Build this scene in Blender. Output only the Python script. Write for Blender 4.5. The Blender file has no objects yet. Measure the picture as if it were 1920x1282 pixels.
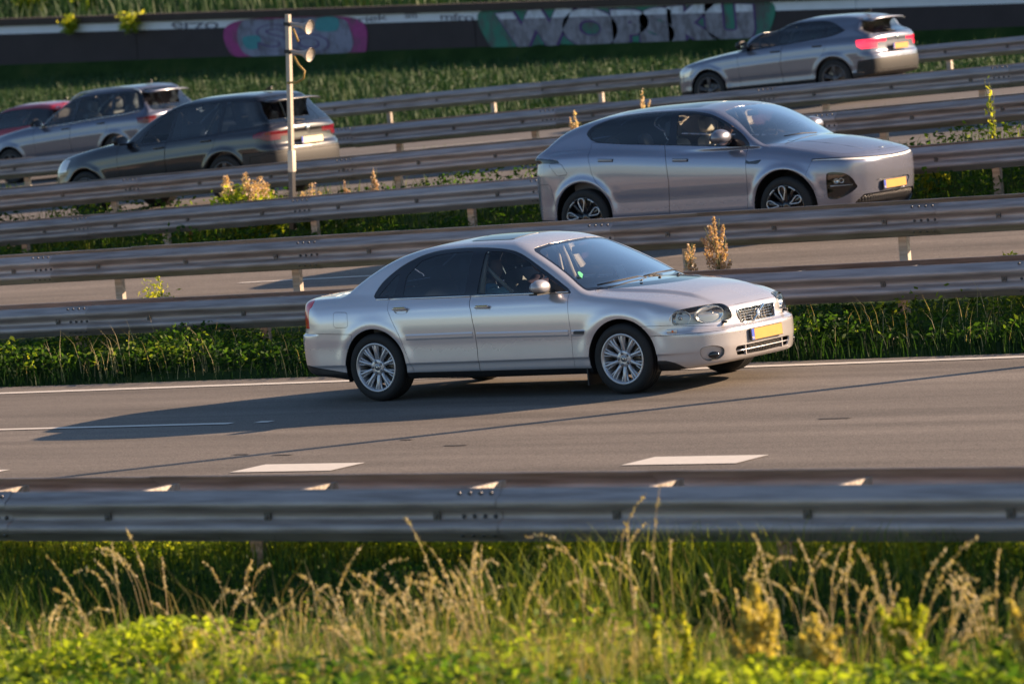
import bpy, bmesh, math, random
import numpy as np
from mathutils import Vector, Matrix
PI = math.pi
random.seed(7)
RNG = np.random.default_rng(11)
C = bpy.context.scene.collection
sc = bpy.context.scene

# ------------------------------------------------------------------ camera
def look_axes(yaw, pitch, roll):
    F = np.array([-math.sin(yaw)*math.cos(pitch), math.cos(yaw)*math.cos(pitch), -math.sin(pitch)])
    R = np.cross(F, [0, 0, 1]); R /= np.linalg.norm(R); U = np.cross(R, F)
    c, s = math.cos(roll), math.sin(roll)
    return F, c*R+s*U, -s*R+c*U
CAM_POS = np.array([25.056, -32.749, 3.508])
CF, CR, CU = look_axes(math.radians(36.379), math.radians(4.335), math.radians(-5.359))
cam_data = bpy.data.cameras.new('camera'); cam = bpy.data.objects.new('camera', cam_data); C.objects.link(cam)
cam.matrix_world = Matrix(((CR[0], CU[0], -CF[0], CAM_POS[0]), (CR[1], CU[1], -CF[1], CAM_POS[1]),
                           (CR[2], CU[2], -CF[2], CAM_POS[2]), (0, 0, 0, 1)))
cam_data.sensor_width = 36; cam_data.lens = 153.6; cam_data.clip_end = 5000; cam_data.clip_start = 0.5
cam_data.dof.use_dof = True; cam_data.dof.focus_distance = 40.5; cam_data.dof.aperture_fstop = 3.2
sc.camera = cam

# ------------------------------------------------------------------ light
SUN_EL = math.radians(20.0); SUN_DIR = np.array([0.664, 0.748, 0.0]); SUN_DIR /= np.linalg.norm(SUN_DIR)
SUN_DIR = np.array([SUN_DIR[0]*math.cos(SUN_EL), SUN_DIR[1]*math.cos(SUN_EL), math.sin(SUN_EL)])
world = bpy.data.worlds.new('World'); sc.world = world; world.use_nodes = True
wn = world.node_tree.nodes; wl = world.node_tree.links
bg = wn['Background']; sky = wn.new('ShaderNodeTexSky'); sky.sky_type = 'NISHITA'; sky.sun_disc = False
sky.sun_elevation = SUN_EL; sky.sun_rotation = math.atan2(SUN_DIR[0], SUN_DIR[1])
sky.air_density = 1.0; sky.dust_density = 0.6; sky.ozone_density = 2.2
wl.new(sky.outputs[0], bg.inputs[0]); bg.inputs[1].default_value = 0.066
sun_data = bpy.data.lights.new('sun', 'SUN'); sun = bpy.data.objects.new('sun', sun_data); C.objects.link(sun)
sun_data.energy = 5.0; sun_data.angle = math.radians(0.5); sun_data.color = (1.0, 0.71, 0.46)
sun.rotation_euler = Vector(SUN_DIR).to_track_quat('Z', 'Y').to_euler()
sun.location = (20, 20, 30)
sc.view_settings.view_transform = 'Standard'; sc.view_settings.look = 'None'
sc.view_settings.exposure = 1.34; sc.view_settings.gamma = 1.0; sc.view_settings.use_curve_mapping = False

# ------------------------------------------------------------------ materials
def new_mat(name):
    m = bpy.data.materials.new(name); m.use_nodes = True
    nt = m.node_tree; b = nt.nodes['Principled BSDF']
    return m, nt, b
def simple(name, col, rough=0.6, metal=0.0, coat=0.0, spec=0.5, noise=0.0, nscale=8.0, bump=0.0, bscale=60.0, **kw):
    m, nt, b = new_mat(name)
    b.inputs['Base Color'].default_value = (*col, 1)
    b.inputs['Roughness'].default_value = rough; b.inputs['Metallic'].default_value = metal
    b.inputs['Coat Weight'].default_value = coat; b.inputs['Coat Roughness'].default_value = 0.03
    b.inputs['Specular IOR Level'].default_value = spec
    if noise > 0:
        tc = nt.nodes.new('ShaderNodeTexCoord'); n = nt.nodes.new('ShaderNodeTexNoise')
        n.inputs['Scale'].default_value = nscale; n.inputs['Detail'].default_value = 6
        nt.links.new(tc.outputs['Object'], n.inputs['Vector'])
        mx = nt.nodes.new('ShaderNodeMix'); mx.data_type = 'RGBA'
        mx.inputs[6].default_value = (*[c*(1-noise) for c in col], 1)
        mx.inputs[7].default_value = (*[min(1, c*(1+noise)) for c in col], 1)
        nt.links.new(n.outputs['Fac'], mx.inputs[0]); nt.links.new(mx.outputs[2], b.inputs['Base Color'])
    if bump > 0:
        tc = nt.nodes.new('ShaderNodeTexCoord'); n = nt.nodes.new('ShaderNodeTexNoise')
        n.inputs['Scale'].default_value = bscale; n.inputs['Detail'].default_value = 5
        nt.links.new(tc.outputs['Object'], n.inputs['Vector'])
        bp = nt.nodes.new('ShaderNodeBump'); bp.inputs['Strength'].default_value = bump; bp.inputs['Distance'].default_value = 0.01
        nt.links.new(n.outputs['Fac'], bp.inputs['Height']); nt.links.new(bp.outputs[0], b.inputs['Normal'])
    return m
def paint(name, col, metal=0.6, rough=0.32, back=(0.03, 0.03, 0.032)):
    m, nt, b = new_mat(name)
    b.inputs['Base Color'].default_value = (*col, 1); b.inputs['Metallic'].default_value = metal
    b.inputs['Roughness'].default_value = rough
    b.inputs['Coat Weight'].default_value = 1.0; b.inputs['Coat Roughness'].default_value = 0.04
    # very fine dirt film towards the sills
    tc = nt.nodes.new('ShaderNodeTexCoord'); n = nt.nodes.new('ShaderNodeTexNoise')
    n.inputs['Scale'].default_value = 3.5; n.inputs['Detail'].default_value = 8
    nt.links.new(tc.outputs['Object'], n.inputs['Vector'])
    sx = nt.nodes.new('ShaderNodeSeparateXYZ'); nt.links.new(tc.outputs['Object'], sx.inputs[0])
    mr = nt.nodes.new('ShaderNodeMapRange'); mr.inputs[1].default_value = 0.65; mr.inputs[2].default_value = 0.15
    mr.inputs[3].default_value = 0.0; mr.inputs[4].default_value = 0.55
    nt.links.new(sx.outputs[2], mr.inputs[0])
    mu = nt.nodes.new('ShaderNodeMath'); mu.operation = 'MULTIPLY'
    nt.links.new(mr.outputs[0], mu.inputs[0]); nt.links.new(n.outputs['Fac'], mu.inputs[1])
    mx = nt.nodes.new('ShaderNodeMix'); mx.data_type = 'RGBA'
    mx.inputs[6].default_value = (*col, 1); mx.inputs[7].default_value = (0.16, 0.13, 0.10, 1)
    nt.links.new(mu.outputs[0], mx.inputs[0]); nt.links.new(mx.outputs[2], b.inputs['Base Color'])
    ad = nt.nodes.new('ShaderNodeMath'); ad.operation = 'MULTIPLY_ADD'; ad.inputs[1].default_value = 0.5; ad.inputs[2].default_value = rough
    nt.links.new(mu.outputs[0], ad.inputs[0]); nt.links.new(ad.outputs[0], b.inputs['Roughness'])
    # the inner side of the panel is unpainted trim
    g = nt.nodes.new('ShaderNodeNewGeometry'); d = nt.nodes.new('ShaderNodeBsdfDiffuse'); d.inputs[0].default_value = (*back, 1)
    ms = nt.nodes.new('ShaderNodeMixShader'); out = nt.nodes['Material Output']
    nt.links.new(g.outputs['Backfacing'], ms.inputs[0]); nt.links.new(b.outputs[0], ms.inputs[1]); nt.links.new(d.outputs[0], ms.inputs[2])
    nt.links.new(ms.outputs[0], out.inputs[0])
    return m
def glass(name, tint=(0.55, 0.6, 0.62), refl=1.0, gl=(1, 1, 1)):
    m = bpy.data.materials.new(name); m.use_nodes = True; nt = m.node_tree; nt.nodes.clear()
    out = nt.nodes.new('ShaderNodeOutputMaterial'); t = nt.nodes.new('ShaderNodeBsdfTransparent'); t.inputs[0].default_value = (*tint, 1)
    g = nt.nodes.new('ShaderNodeBsdfGlossy'); g.inputs['Roughness'].default_value = 0.01; g.inputs[0].default_value = (*gl, 1)
    fr = nt.nodes.new('ShaderNodeFresnel'); fr.inputs[0].default_value = 1.55
    mu = nt.nodes.new('ShaderNodeMath'); mu.operation = 'MULTIPLY'; mu.inputs[1].default_value = refl; mu.use_clamp = True
    ms = nt.nodes.new('ShaderNodeMixShader')
    nt.links.new(fr.outputs[0], mu.inputs[0]); nt.links.new(mu.outputs[0], ms.inputs[0])
    nt.links.new(t.outputs[0], ms.inputs[1]); nt.links.new(g.outputs[0], ms.inputs[2]); nt.links.new(ms.outputs[0], out.inputs[0])
    return m
M = {}
M['silver'] = paint('silver_paint', (0.58, 0.565, 0.60), 0.5, 0.23, (0.22, 0.20, 0.18))
M['greymet'] = paint('grey_metallic_paint', (0.235, 0.25, 0.325), 0.55, 0.22, (0.22, 0.20, 0.18))
M['grey2'] = paint('mid_grey_paint', (0.18, 0.19, 0.24), 0.6, 0.28)
M['grey3'] = paint('blue_grey_paint', (0.12, 0.13, 0.18), 0.6, 0.28)
M['dark'] = paint('dark_metallic_paint', (0.012, 0.011, 0.016), 0.25, 0.3)
M['red'] = paint('red_paint', (0.30, 0.008, 0.02), 0.2, 0.3)
M['black_gloss'] = simple('black_gloss_trim', (0.008, 0.008, 0.012), 0.12, 0, 0.5)
M['black_plastic'] = simple('black_plastic', (0.012, 0.012, 0.014), 0.55, noise=0.3, nscale=20)
M['rubber'] = simple('tyre_rubber', (0.012, 0.012, 0.013), 0.75, noise=0.35, nscale=12, bump=0.15, bscale=90)
M['chrome'] = simple('chrome', (0.8, 0.8, 0.8), 0.08, 1.0)
M['satin'] = simple('satin_aluminium', (0.55, 0.55, 0.56), 0.3, 0.9)
M['rim'] = simple('rim_silver', (0.50, 0.50, 0.53), 0.3, 0.6, 0.4)
M['rim_dark'] = simple('rim_recess', (0.05, 0.05, 0.055), 0.5, 0.4)
M['rim_grey'] = simple('rim_dark_grey', (0.10, 0.10, 0.11), 0.35, 0.5)
M['brake'] = simple('brake_disc', (0.16, 0.15, 0.14), 0.4, 0.9)
M['nut'] = simple('wheel_nut', (0.25, 0.25, 0.27), 0.2, 1.0)
M['glass_clear'] = glass('clear_glass', (0.62, 0.66, 0.66), 1.3)
M['glass_wind'] = glass('windscreen_glass', (0.72, 0.74, 0.76), 3.0)
M['glass_dark'] = glass('tinted_glass', (0.22, 0.27, 0.34), 1.6)
M['glass_side'] = glass('side_glass', (0.84, 0.90, 0.92), 1.0)
M['glass_lamp'] = glass('lamp_lens', (0.93, 0.94, 0.94), 0.6)
M['plate_y'] = simple('number_plate_yellow', (0.60, 0.27, 0.035), 0.5, noise=0.12)
M['plate_pale'] = simple('painted_sun_plate', (0.80, 0.66, 0.40), 0.5)  # sun glare on the dark SUV's yellow plate, put into a paler colour
M['plate_b'] = simple('number_plate_blue', (0.02, 0.07, 0.50), 0.45)
M['white'] = simple('white_card', (0.75, 0.72, 0.66), 0.7)
M['red_lens'] = simple('red_lens', (0.65, 0.010, 0.02), 0.12, 0, 1.0)
M['red_dark'] = simple('dark_red_lens', (0.12, 0.003, 0.010), 0.15, 0, 0.6)
M['orange'] = simple('orange_lamp', (0.8, 0.16, 0.01), 0.2, 0, 0.5)
M['clearplastic'] = simple('clear_lens_plastic', (0.62, 0.60, 0.60), 0.10, 0.3, 1.0)
M['lamp_grey'] = simple('lamp_inner_grey', (0.55, 0.54, 0.54), 0.3, 0.5)
M['seat_light'] = simple('beige_leather', (0.62, 0.56, 0.47), 0.6, bump=0.1)
M['seat_dark'] = simple('dark_leather', (0.09, 0.10, 0.11), 0.55, bump=0.1)
M['interior'] = simple('interior_plastic', (0.11, 0.10, 0.10), 0.7, noise=0.2)
M['skin'] = simple('skin', (0.36, 0.19, 0.13), 0.55)
M['hair'] = simple('dark_hair', (0.015, 0.010, 0.008), 0.6)
M['shirt_blue'] = simple('light_blue_shirt', (0.18, 0.50, 0.70), 0.8)
M['shirt_purple'] = simple('dark_jumper', (0.05, 0.025, 0.05), 0.85)
M['sticker'] = simple('green_sticker', (0.01, 0.28, 0.13), 0.5)
def emis(name, col, s, base):
    m = simple(name, base, 0.15, 0, 1.0); b = m.node_tree.nodes['Principled BSDF']
    b.inputs['Emission Color'].default_value = (*col, 1); b.inputs['Emission Strength'].default_value = s
    return m
M['tail_lit'] = emis('lit_tail_lamp', (1.0, 0.02, 0.05), 1.1, (0.5, 0.004, 0.02))

# ------------------------------------------------------------------ object helpers
def mesh_np(name, V, F, mat, parent=None, N=None, smooth=True, matidx=None):
    """V (n,3), F (m,k) with k 3 or 4"""
    V = np.asarray(V, np.float32); F = np.asarray(F, np.int32)
    me = bpy.data.meshes.new(name)
    me.vertices.add(len(V)); me.vertices.foreach_set('co', V.ravel())
    k = F.shape[1]; me.loops.add(F.size); me.loops.foreach_set('vertex_index', F.ravel())
    me.polygons.add(len(F)); me.polygons.foreach_set('loop_start', np.arange(0, F.size, k, dtype=np.int32))
    if smooth: me.polygons.foreach_set('use_smooth', np.ones(len(F), bool))
    for mm in (mat if isinstance(mat, (list, tuple)) else [mat]): me.materials.append(mm)
    if matidx is not None: me.polygons.foreach_set('material_index', np.asarray(matidx, np.int32))
    me.update(calc_edges=True); me.validate()
    if N is not None and len(me.polygons) == len(F): me.normals_split_custom_set_from_vertices(np.asarray(N, np.float32))
    o = bpy.data.objects.new(name, me); C.objects.link(o)
    if parent is not None: o.parent = parent
    return o
def thing(name, label, cat, loc=(0, 0, 0), rot=(0, 0, 0), group=None):
    o = bpy.data.objects.new(name, None); C.objects.link(o); o.empty_display_size = 0.3
    o.location = loc; o.rotation_euler = rot; o['label'] = label; o['category'] = cat
    if group: o['group'] = group
    return o
def tag(o, label, cat, group=None):
    o['label'] = label; o['category'] = cat
    if group: o['group'] = group
    return o
def struct(o, kind='structure'):
    o['kind'] = kind; return o
def copy_tree(o, parent=None):
    c = o.copy(); C.objects.link(c); c.parent = parent
    for ch in list(o.children): copy_tree(ch, c)
    return c
def text_mesh(name, body, size, mat, parent, loc, rot, extrude=.0006):
    cu = bpy.data.curves.new(name, 'FONT'); cu.body = body; cu.size = size; cu.align_x = 'CENTER'; cu.extrude = extrude
    t = bpy.data.objects.new(name, cu); C.objects.link(t); dg = bpy.context.evaluated_depsgraph_get(); me = bpy.data.meshes.new_from_object(t.evaluated_get(dg)); bpy.data.objects.remove(t)
    me.materials.clear(); me.materials.append(mat); o = bpy.data.objects.new(name, me); C.objects.link(o); o.parent = parent; o.location = loc; o.rotation_euler = rot; return o
class MB:
    """collects polygons and builds one mesh object"""
    def __init__(s): s.v = []; s.f = []; s.sm = []
    def add(s, V, F, smooth=False):
        o = len(s.v); s.v += [tuple(map(float, p)) for p in V]; s.f += [tuple(i+o for i in f) for f in F]; s.sm += [smooth]*len(F)
        return s
    def box(s, c, d, R=None):
        V = []
        for i in (-1, 1):
            for j in (-1, 1):
                for k in (-1, 1):
                    p = Vector((i*d[0]/2, j*d[1]/2, k*d[2]/2))
                    if R is not None: p = R @ p
                    V.append(p+Vector(c))
        return s.add(V, [(0, 1, 3, 2), (4, 6, 7, 5), (0, 4, 5, 1), (2, 3, 7, 6), (0, 2, 6, 4), (1, 5, 7, 3)])
    def tube(s, P, r, n=8, cap=True, smooth=True):
        P = [Vector(p) for p in P]; rs = r if hasattr(r, '__len__') else [r]*len(P)
        V = []; up = Vector((0, 0, 1)); prev = None
        for i, p in enumerate(P):
            d = (P[min(i+1, len(P)-1)]-P[max(i-1, 0)]).normalized()
            if prev is None: a = d.orthogonal().normalized()
            else:
                a = prev - d*prev.dot(d)
                a = a.normalized() if a.length > 1e-6 else d.orthogonal().normalized()
            prev = a; b = d.cross(a)
            for k in range(n):
                t = 2*PI*k/n; V.append(p+(a*math.cos(t)+b*math.sin(t))*rs[i])
        F = [(i*n+k, i*n+(k+1) % n, (i+1)*n+(k+1) % n, (i+1)*n+k) for i in range(len(P)-1) for k in range(n)]
        s.add(V, F, smooth)
        if cap: s.add(V[:n], [tuple(range(n))[::-1]]); s.add(V[-n:], [tuple(range(n))])
        return s
    def lathe(s, prof, n=24, c=(0, 0, 0), R=None, smooth=True, closed=False):
        """prof: (radius, height) about local Z, then R, then c"""
        V = []
        for r, h in prof:
            for k in range(n):
                t = 2*PI*k/n; p = Vector((r*math.cos(t), r*math.sin(t), h))
                if R is not None: p = R @ p
                V.append(p+Vector(c))
        m = len(prof); F = []
        for i in range(m-(0 if closed else 1)):
            j = (i+1) % m
            for k in range(n): F.append((i*n+k, i*n+(k+1) % n, j*n+(k+1) % n, j*n+k))
        return s.add(V, F, smooth)
    def prism(s, pts, c, d, R=None):
        """2D polygon pts (x,y) extruded d along local z (centred), rotated, moved"""
        n = len(pts); V = []
        for z in (-d/2, d/2):
            for x, y in pts:
                p = Vector((x, y, z))
                if R is not None: p = R @ p
                V.append(p+Vector(c))
        F = [tuple(range(n))[::-1], tuple(range(n, 2*n))]+[(i, (i+1) % n, n+(i+1) % n, n+i) for i in range(n)]
        return s.add(V, F)
    def build(s, name, mat, parent=None, bevel=0.0, subsurf=0):
        me = bpy.data.meshes.new(name); me.from_pydata(s.v, [], s.f)
        me.polygons.foreach_set('use_smooth', s.sm if not bevel and not subsurf else [True]*len(s.f))
        me.materials.append(mat); me.update()
        bm = bmesh.new(); bm.from_mesh(me); bmesh.ops.remove_doubles(bm, verts=bm.verts, dist=1e-5)
        bmesh.ops.recalc_face_normals(bm, faces=bm.faces); bm.to_mesh(me); bm.free()
        o = bpy.data.objects.new(name, me); C.objects.link(o)
        if parent is not None: o.parent = parent
        if bevel:
            m = o.modifiers.new('b', 'BEVEL'); m.width = bevel; m.segments = 2; m.limit_method = 'ANGLE'; m.harden_normals = False
        if subsurf:
            m = o.modifiers.new('s', 'SUBSURF'); m.levels = subsurf; m.render_levels = subsurf
        return o
def Rx(a): return Matrix.Rotation(a, 3, 'X')
def Ry(a): return Matrix.Rotation(a, 3, 'Y')
def Rz(a): return Matrix.Rotation(a, 3, 'Z')
# ------------------------------------------------------------------ implicit car bodies
def pchip(pts):
    x = np.array([p[0] for p in pts], float); y = np.array([p[1] for p in pts], float)
    h = np.diff(x); d = np.diff(y)/h; m = np.zeros(len(x))
    for i in range(1, len(x)-1):
        if d[i-1]*d[i] > 0:
            w1 = 2*h[i]+h[i-1]; w2 = h[i]+2*h[i-1]; m[i] = (w1+w2)/(w1/d[i-1]+w2/d[i])
    m[0] = d[0]; m[-1] = d[-1]
    def f(q):
        q = np.asarray(q, float); i = np.clip(np.searchsorted(x, q)-1, 0, len(x)-2)
        t = np.clip((q-x[i])/h[i], -1.0, 2.0); tt = np.clip(t, 0, 1)
        r = (y[i]*(1+2*tt)*(1-tt)**2+h[i]*m[i]*tt*(1-tt)**2+y[i+1]*tt*tt*(3-2*tt)+h[i]*m[i+1]*tt*tt*(tt-1))
        r = r+np.where(q < x[0], (q-x[0])*m[0], 0)+np.where(q > x[-1], (q-x[-1])*m[-1], 0)
        return r
    return f
def smax(a, b, r):
    h = np.maximum(r-np.abs(a-b), 0); return np.maximum(a, b)+h*h*(0.25/r)
def smin(a, b, r): return -smax(-a, -b, r)
def sstep(a, b, x):
    t = np.clip((x-a)/(b-a), 0, 1); return t*t*(3-2*t)
def curve(pts, n=8, closed=True):
    """Catmull-Rom through pts (2D)"""
    P = np.array(pts, float); m = len(P); out = []
    for i in range(m if closed else m-1):
        p0, p1, p2, p3 = (P[(i-1) % m], P[i], P[(i+1) % m], P[(i+2) % m]) if closed else (P[max(i-1, 0)], P[i], P[i+1], P[min(i+2, m-1)])
        for k in range(n):
            t = k/n
            out.append(0.5*((2*p1)+(-p0+p2)*t+(2*p0-5*p1+4*p2-p3)*t*t+(-p0+3*p1-3*p2+p3)*t**3))
    return np.array(out)
def rpoly(pts, r, n=4):
    """polygon with rounded corners"""
    P = [np.array(p, float) for p in pts]; m = len(P); out = []
    for i in range(m):
        a, b, c = P[i-1], P[i], P[(i+1) % m]; la = np.linalg.norm(a-b); lc = np.linalg.norm(c-b)
        q = min(r, la*.45, lc*.45); s = b+(a-b)/la*q; e = b+(c-b)/lc*q
        for k in range(n+1):
            t = k/n; out.append((1-t)**2*s+2*t*(1-t)*b+t*t*e)
    return np.array(out)
def poly_sdf(P, u, v):
    P = np.asarray(P); A = P; B = np.roll(P, -1, 0)
    lo = P.min(0)-0.25; hi = P.max(0)+0.25
    res = np.full(u.shape, 1.0); near = (u > lo[0]) & (u < hi[0]) & (v > lo[1]) & (v < hi[1])
    uu = u[near]; vv = v[near]
    if len(uu) == 0: return res
    d2 = np.full(uu.shape, 1e9); ins = np.zeros(uu.shape, bool)
    for (ax, ay), (bx, by) in zip(A, B):
        ex, ey = bx-ax, by-ay; L = ex*ex+ey*ey
        if L < 1e-12: continue
        t = np.clip(((uu-ax)*ex+(vv-ay)*ey)/L, 0, 1)
        d2 = np.minimum(d2, (uu-ax-t*ex)**2+(vv-ay-t*ey)**2)
        if ay != by:
            cr = ((ay > vv) != (by > vv)) & (uu < (bx-ax)*(vv-ay)/(by-ay)+ax); ins ^= cr
    res[near] = np.where(ins, -1, 1)*np.sqrt(d2)
    return res
OBC, OBS = 0.805, 0.593
class Side:      # cut by a polygon in the side view
    def __init__(s, P, ymin=0.3, cond=None): s.P = np.asarray(P); s.ymin = ymin; s.cond = cond
    def __call__(s, V):
        d = poly_sdf(s.P, V[:, 0], V[:, 2])
        if s.ymin is not None: d = np.maximum(d, s.ymin-np.abs(V[:, 1]))
        return d if s.cond is None else np.maximum(d, s.cond(V))
class Front:     # polygon in (|y|, z), mask in x
    def __init__(s, P, xmin=None, xmax=None): s.P = np.asarray(P); s.a = xmin; s.b = xmax
    def __call__(s, V):
        d = poly_sdf(s.P, np.abs(V[:, 1]), V[:, 2])
        if s.a is not None: d = np.maximum(d, s.a-V[:, 0])
        if s.b is not None: d = np.maximum(d, V[:, 0]-s.b)
        return d
class Top:       # polygon in (x, |y|), mask in z
    def __init__(s, P, zmin): s.P = np.asarray(P); s.z = zmin
    def __call__(s, V): return np.maximum(poly_sdf(s.P, V[:, 0], np.abs(V[:, 1])), s.z-V[:, 2])
class Obl:       # polygon seen at three quarters from the front (sign=1) or the rear (sign=-1)
    def __init__(s, P, cond=None, sign=1): s.P = np.asarray(P); s.cond = cond; s.sign = sign
    def __call__(s, V):
        d = poly_sdf(s.P, OBC*V[:, 0]-s.sign*OBS*np.abs(V[:, 1]), V[:, 2])
        return d if s.cond is None else np.maximum(d, s.cond(V))
class CarShape:
    def __init__(s, D):
        s.D = D; g = {k: pchip(v) for k, v in D['curves'].items()}; s.g = g; s.opt = D.get('opt', {})
    def f(s, x, y, z):
        g = s.g; o = s.opt; ay = np.abs(y)
        sh = g['sh'](x)
        W = g['W'](x)+g['low'](z)+g['hi'](z-sh)
        for (xa, za, ra, amt, wd) in o.get('flare', []):
            rr = np.sqrt((x-xa)**2+(z-za)**2); W = W+amt*np.exp(-((rr-ra)/wd)**2)
        for fn in o.get('sidefx', []): W = W+fn(x, z)
        side = (ay-W)*0.97
        fr = (x-(g['PF'](z)-g['pfd'](ay)))*o.get('fs', 0.8)
        rr_ = ((g['PR'](z)+g['prd'](ay))-x)*0.85
        T = g['deck'](x)-g['dcr'](x)*(ay/0.85)**2
        for fn in o.get('topfx', []): T = T+fn(x, ay)
        top = (z-T)*0.96
        bot = g['bot'](x)-z
        L = smax(side, fr, o.get('rf', 0.12)); L = smax(L, rr_, o.get('rr', 0.12))
        L = smax(L, top, o.get('rt', 0.05)); L = smax(L, bot, 0.03)
        cs = (ay-(g['CW'](z)+g['cx'](x)))*0.92
        rf = (z-(g['roof'](x)-g['rcr'](x)*(ay/0.6)**2))*0.96
        ws = (x-(g['ws'](z)-o.get('bow', .15)*(ay/0.72)**2))*o.get('wsn', 0.5)
        bl = ((g['bl'](z)+o.get('bbow', .06)*(ay/0.6)**2)-x)*o.get('bln', 0.5)
        U = smax(cs, rf, o.get('rr_roof', 0.09)); U = smax(U, ws, 0.045); U = smax(U, bl, o.get('rbl', 0.06)); U = smax(U, o.get('cfl', .84)-z, 0.04)
        return smin(L, U, o.get('rj', 0.03))
    def mesh(s, h):
        (x0, x1), y1, (z0, z1) = s.D['bounds']
        xs = np.arange(x0, x1+h, h); ys = np.arange(-int(y1/h)-1, int(y1/h)+2)*h; zs = np.arange(z0, z1+h, h)
        n0 = len(ys)//2; yh = ys[n0:]
        Fh = np.empty((len(xs), len(yh), len(zs)), np.float32); cs = max(1, int(4e5/(len(yh)*len(zs))))
        for i in range(0, len(xs), cs):
            Fh[i:i+cs] = s.f(xs[i:i+cs, None, None], yh[None, :, None], zs[None, None, :])
        Fg = np.concatenate([Fh[:, :0:-1], Fh], 1)
        V, Q = snets(Fg, np.array([xs[0], ys[0], zs[0]]), h)
        for _ in range(3):
            f0, gr = s.grad(V); st = (f0/np.maximum((gr**2).sum(1), .05))[:, None]*gr
            l = np.linalg.norm(st, axis=1, keepdims=True); V = V-st*np.minimum(1, h*.6/np.maximum(l, 1e-9))
        f0, gr = s.grad(V); N = gr/np.maximum(np.linalg.norm(gr, axis=1, keepdims=True), 1e-9)
        T = np.concatenate([Q[:, [0, 1, 2]], Q[:, [0, 2, 3]]])
        fn = np.cross(V[T[:, 1]]-V[T[:, 0]], V[T[:, 2]]-V[T[:, 0]])
        fl = (fn*N[T[:, 0]]).sum(1) < 0; T[fl] = T[fl][:, ::-1]
        return V, T, N
    def grad(s, V, e=0.002):
        x, y, z = V.T
        g = np.stack([s.f(x+e, y, z)-s.f(x-e, y, z), s.f(x, y+e, z)-s.f(x, y-e, z), s.f(x, y, z+e)-s.f(x, y, z-e)], 1)/(2*e)
        return s.f(x, y, z), g
def snets(F, org, h):
    s = F < 0; nx, ny, nz = F.shape; cs = (nx-1, ny-1, nz-1); ncell = cs[0]*cs[1]*cs[2]
    acc = []; quads = []
    for ax in range(3):
        sl0 = [slice(None)]*3; sl1 = [slice(None)]*3; sl0[ax] = slice(None, -1); sl1[ax] = slice(1, None)
        cr = s[tuple(sl0)] != s[tuple(sl1)]
        b, c = [a for a in range(3) if a != ax]
        idx = np.argwhere(cr)
        ok = (idx[:, b] > 0) & (idx[:, c] > 0) & (idx[:, b] < F.shape[b]-1) & (idx[:, c] < F.shape[c]-1)
        idx = idx[ok]; j = idx.copy(); j[:, ax] += 1
        f0 = F[tuple(idx.T)]; f1 = F[tuple(j.T)]; t = f0/(f0-f1)
        P = idx.astype(float); P[:, ax] += t
        cells = []
        for db, dc in ((0, 0), (-1, 0), (-1, -1), (0, -1)):
            q = idx.copy(); q[:, b] += db; q[:, c] += dc
            ci = (q[:, 0]*cs[1]+q[:, 1])*cs[2]+q[:, 2]; cells.append(ci); acc.append((ci, P))
        quads.append(np.stack(cells, 1))
    ci = np.concatenate([a[0] for a in acc]); P = np.concatenate([a[1] for a in acc])
    u, inv = np.unique(ci, return_inverse=True)
    cnt = np.bincount(inv).astype(float); V = np.stack([np.bincount(inv, P[:, k])/cnt for k in range(3)], 1)
    Q = np.searchsorted(u, np.concatenate(quads))
    return org+V*h, Q
def split(mesh, d):
    """cut a triangle mesh by the zero set of per-vertex values d -> (inside d<0, outside)"""
    V, T, N = mesh
    d = np.where(np.abs(d) < 1e-7, 1e-7, d); s = d < 0; c = s[T].sum(1)
    Tin = T[c == 3]; Tout = T[c == 0]; mixed = T[(c == 1) | (c == 2)]; cm = s[mixed].sum(1)
    if len(mixed) == 0: return compact(V, Tin, N), compact(V, Tout, N)
    lone_in = cm == 1; loneflag = np.where(lone_in[:, None], s[mixed], ~s[mixed]); li = loneflag.argmax(1)
    r = np.arange(len(mixed)); a = mixed[r, li]; b = mixed[r, (li+1) % 3]; cc = mixed[r, (li+2) % 3]
    def cut(p, q):
        lo = np.minimum(p, q); hi = np.maximum(p, q); return lo.astype(np.int64)*len(V)+hi
    e = np.concatenate([cut(a, b), cut(a, cc)]); ue, inv = np.unique(e, return_inverse=True)
    lo = ue//len(V); hi = ue % len(V); t = (d[lo]/(d[lo]-d[hi]))[:, None]; t = np.clip(t, .02, .98)
    VN = np.concatenate([V, V[lo]*(1-t)+V[hi]*t]); NN = N[lo]*(1-t)+N[hi]*t
    NN /= np.maximum(np.linalg.norm(NN, axis=1, keepdims=True), 1e-9); NN = np.concatenate([N, NN])
    ab = inv[:len(a)]+len(V); ac = inv[len(a):]+len(V)
    t1 = np.stack([a, ab, ac], 1); t2 = np.stack([ab, b, cc], 1); t3 = np.stack([ab, cc, ac], 1)
    I = np.concatenate([Tin, t1[lone_in], t2[~lone_in], t3[~lone_in]]); O = np.concatenate([Tout, t1[~lone_in], t2[lone_in], t3[lone_in]])
    return compact(VN, I, NN), compact(VN, O, NN)
def compact(V, T, N):
    u, inv = np.unique(T, return_inverse=True); return V[u], inv.reshape(-1, 3).astype(np.int64), N[u]
def select(mesh, fmask):
    V, T, N = mesh; return compact(V, T[fmask], N)
def boundary(T):
    E = np.concatenate([T[:, [0, 1]], T[:, [1, 2]], T[:, [2, 0]]]); k = np.sort(E, 1); key = k[:, 0]*(T.max()+1)+k[:, 1]
    u, inv, cnt = np.unique(key, return_inverse=True, return_counts=True); return E[cnt[inv] == 1]
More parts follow.
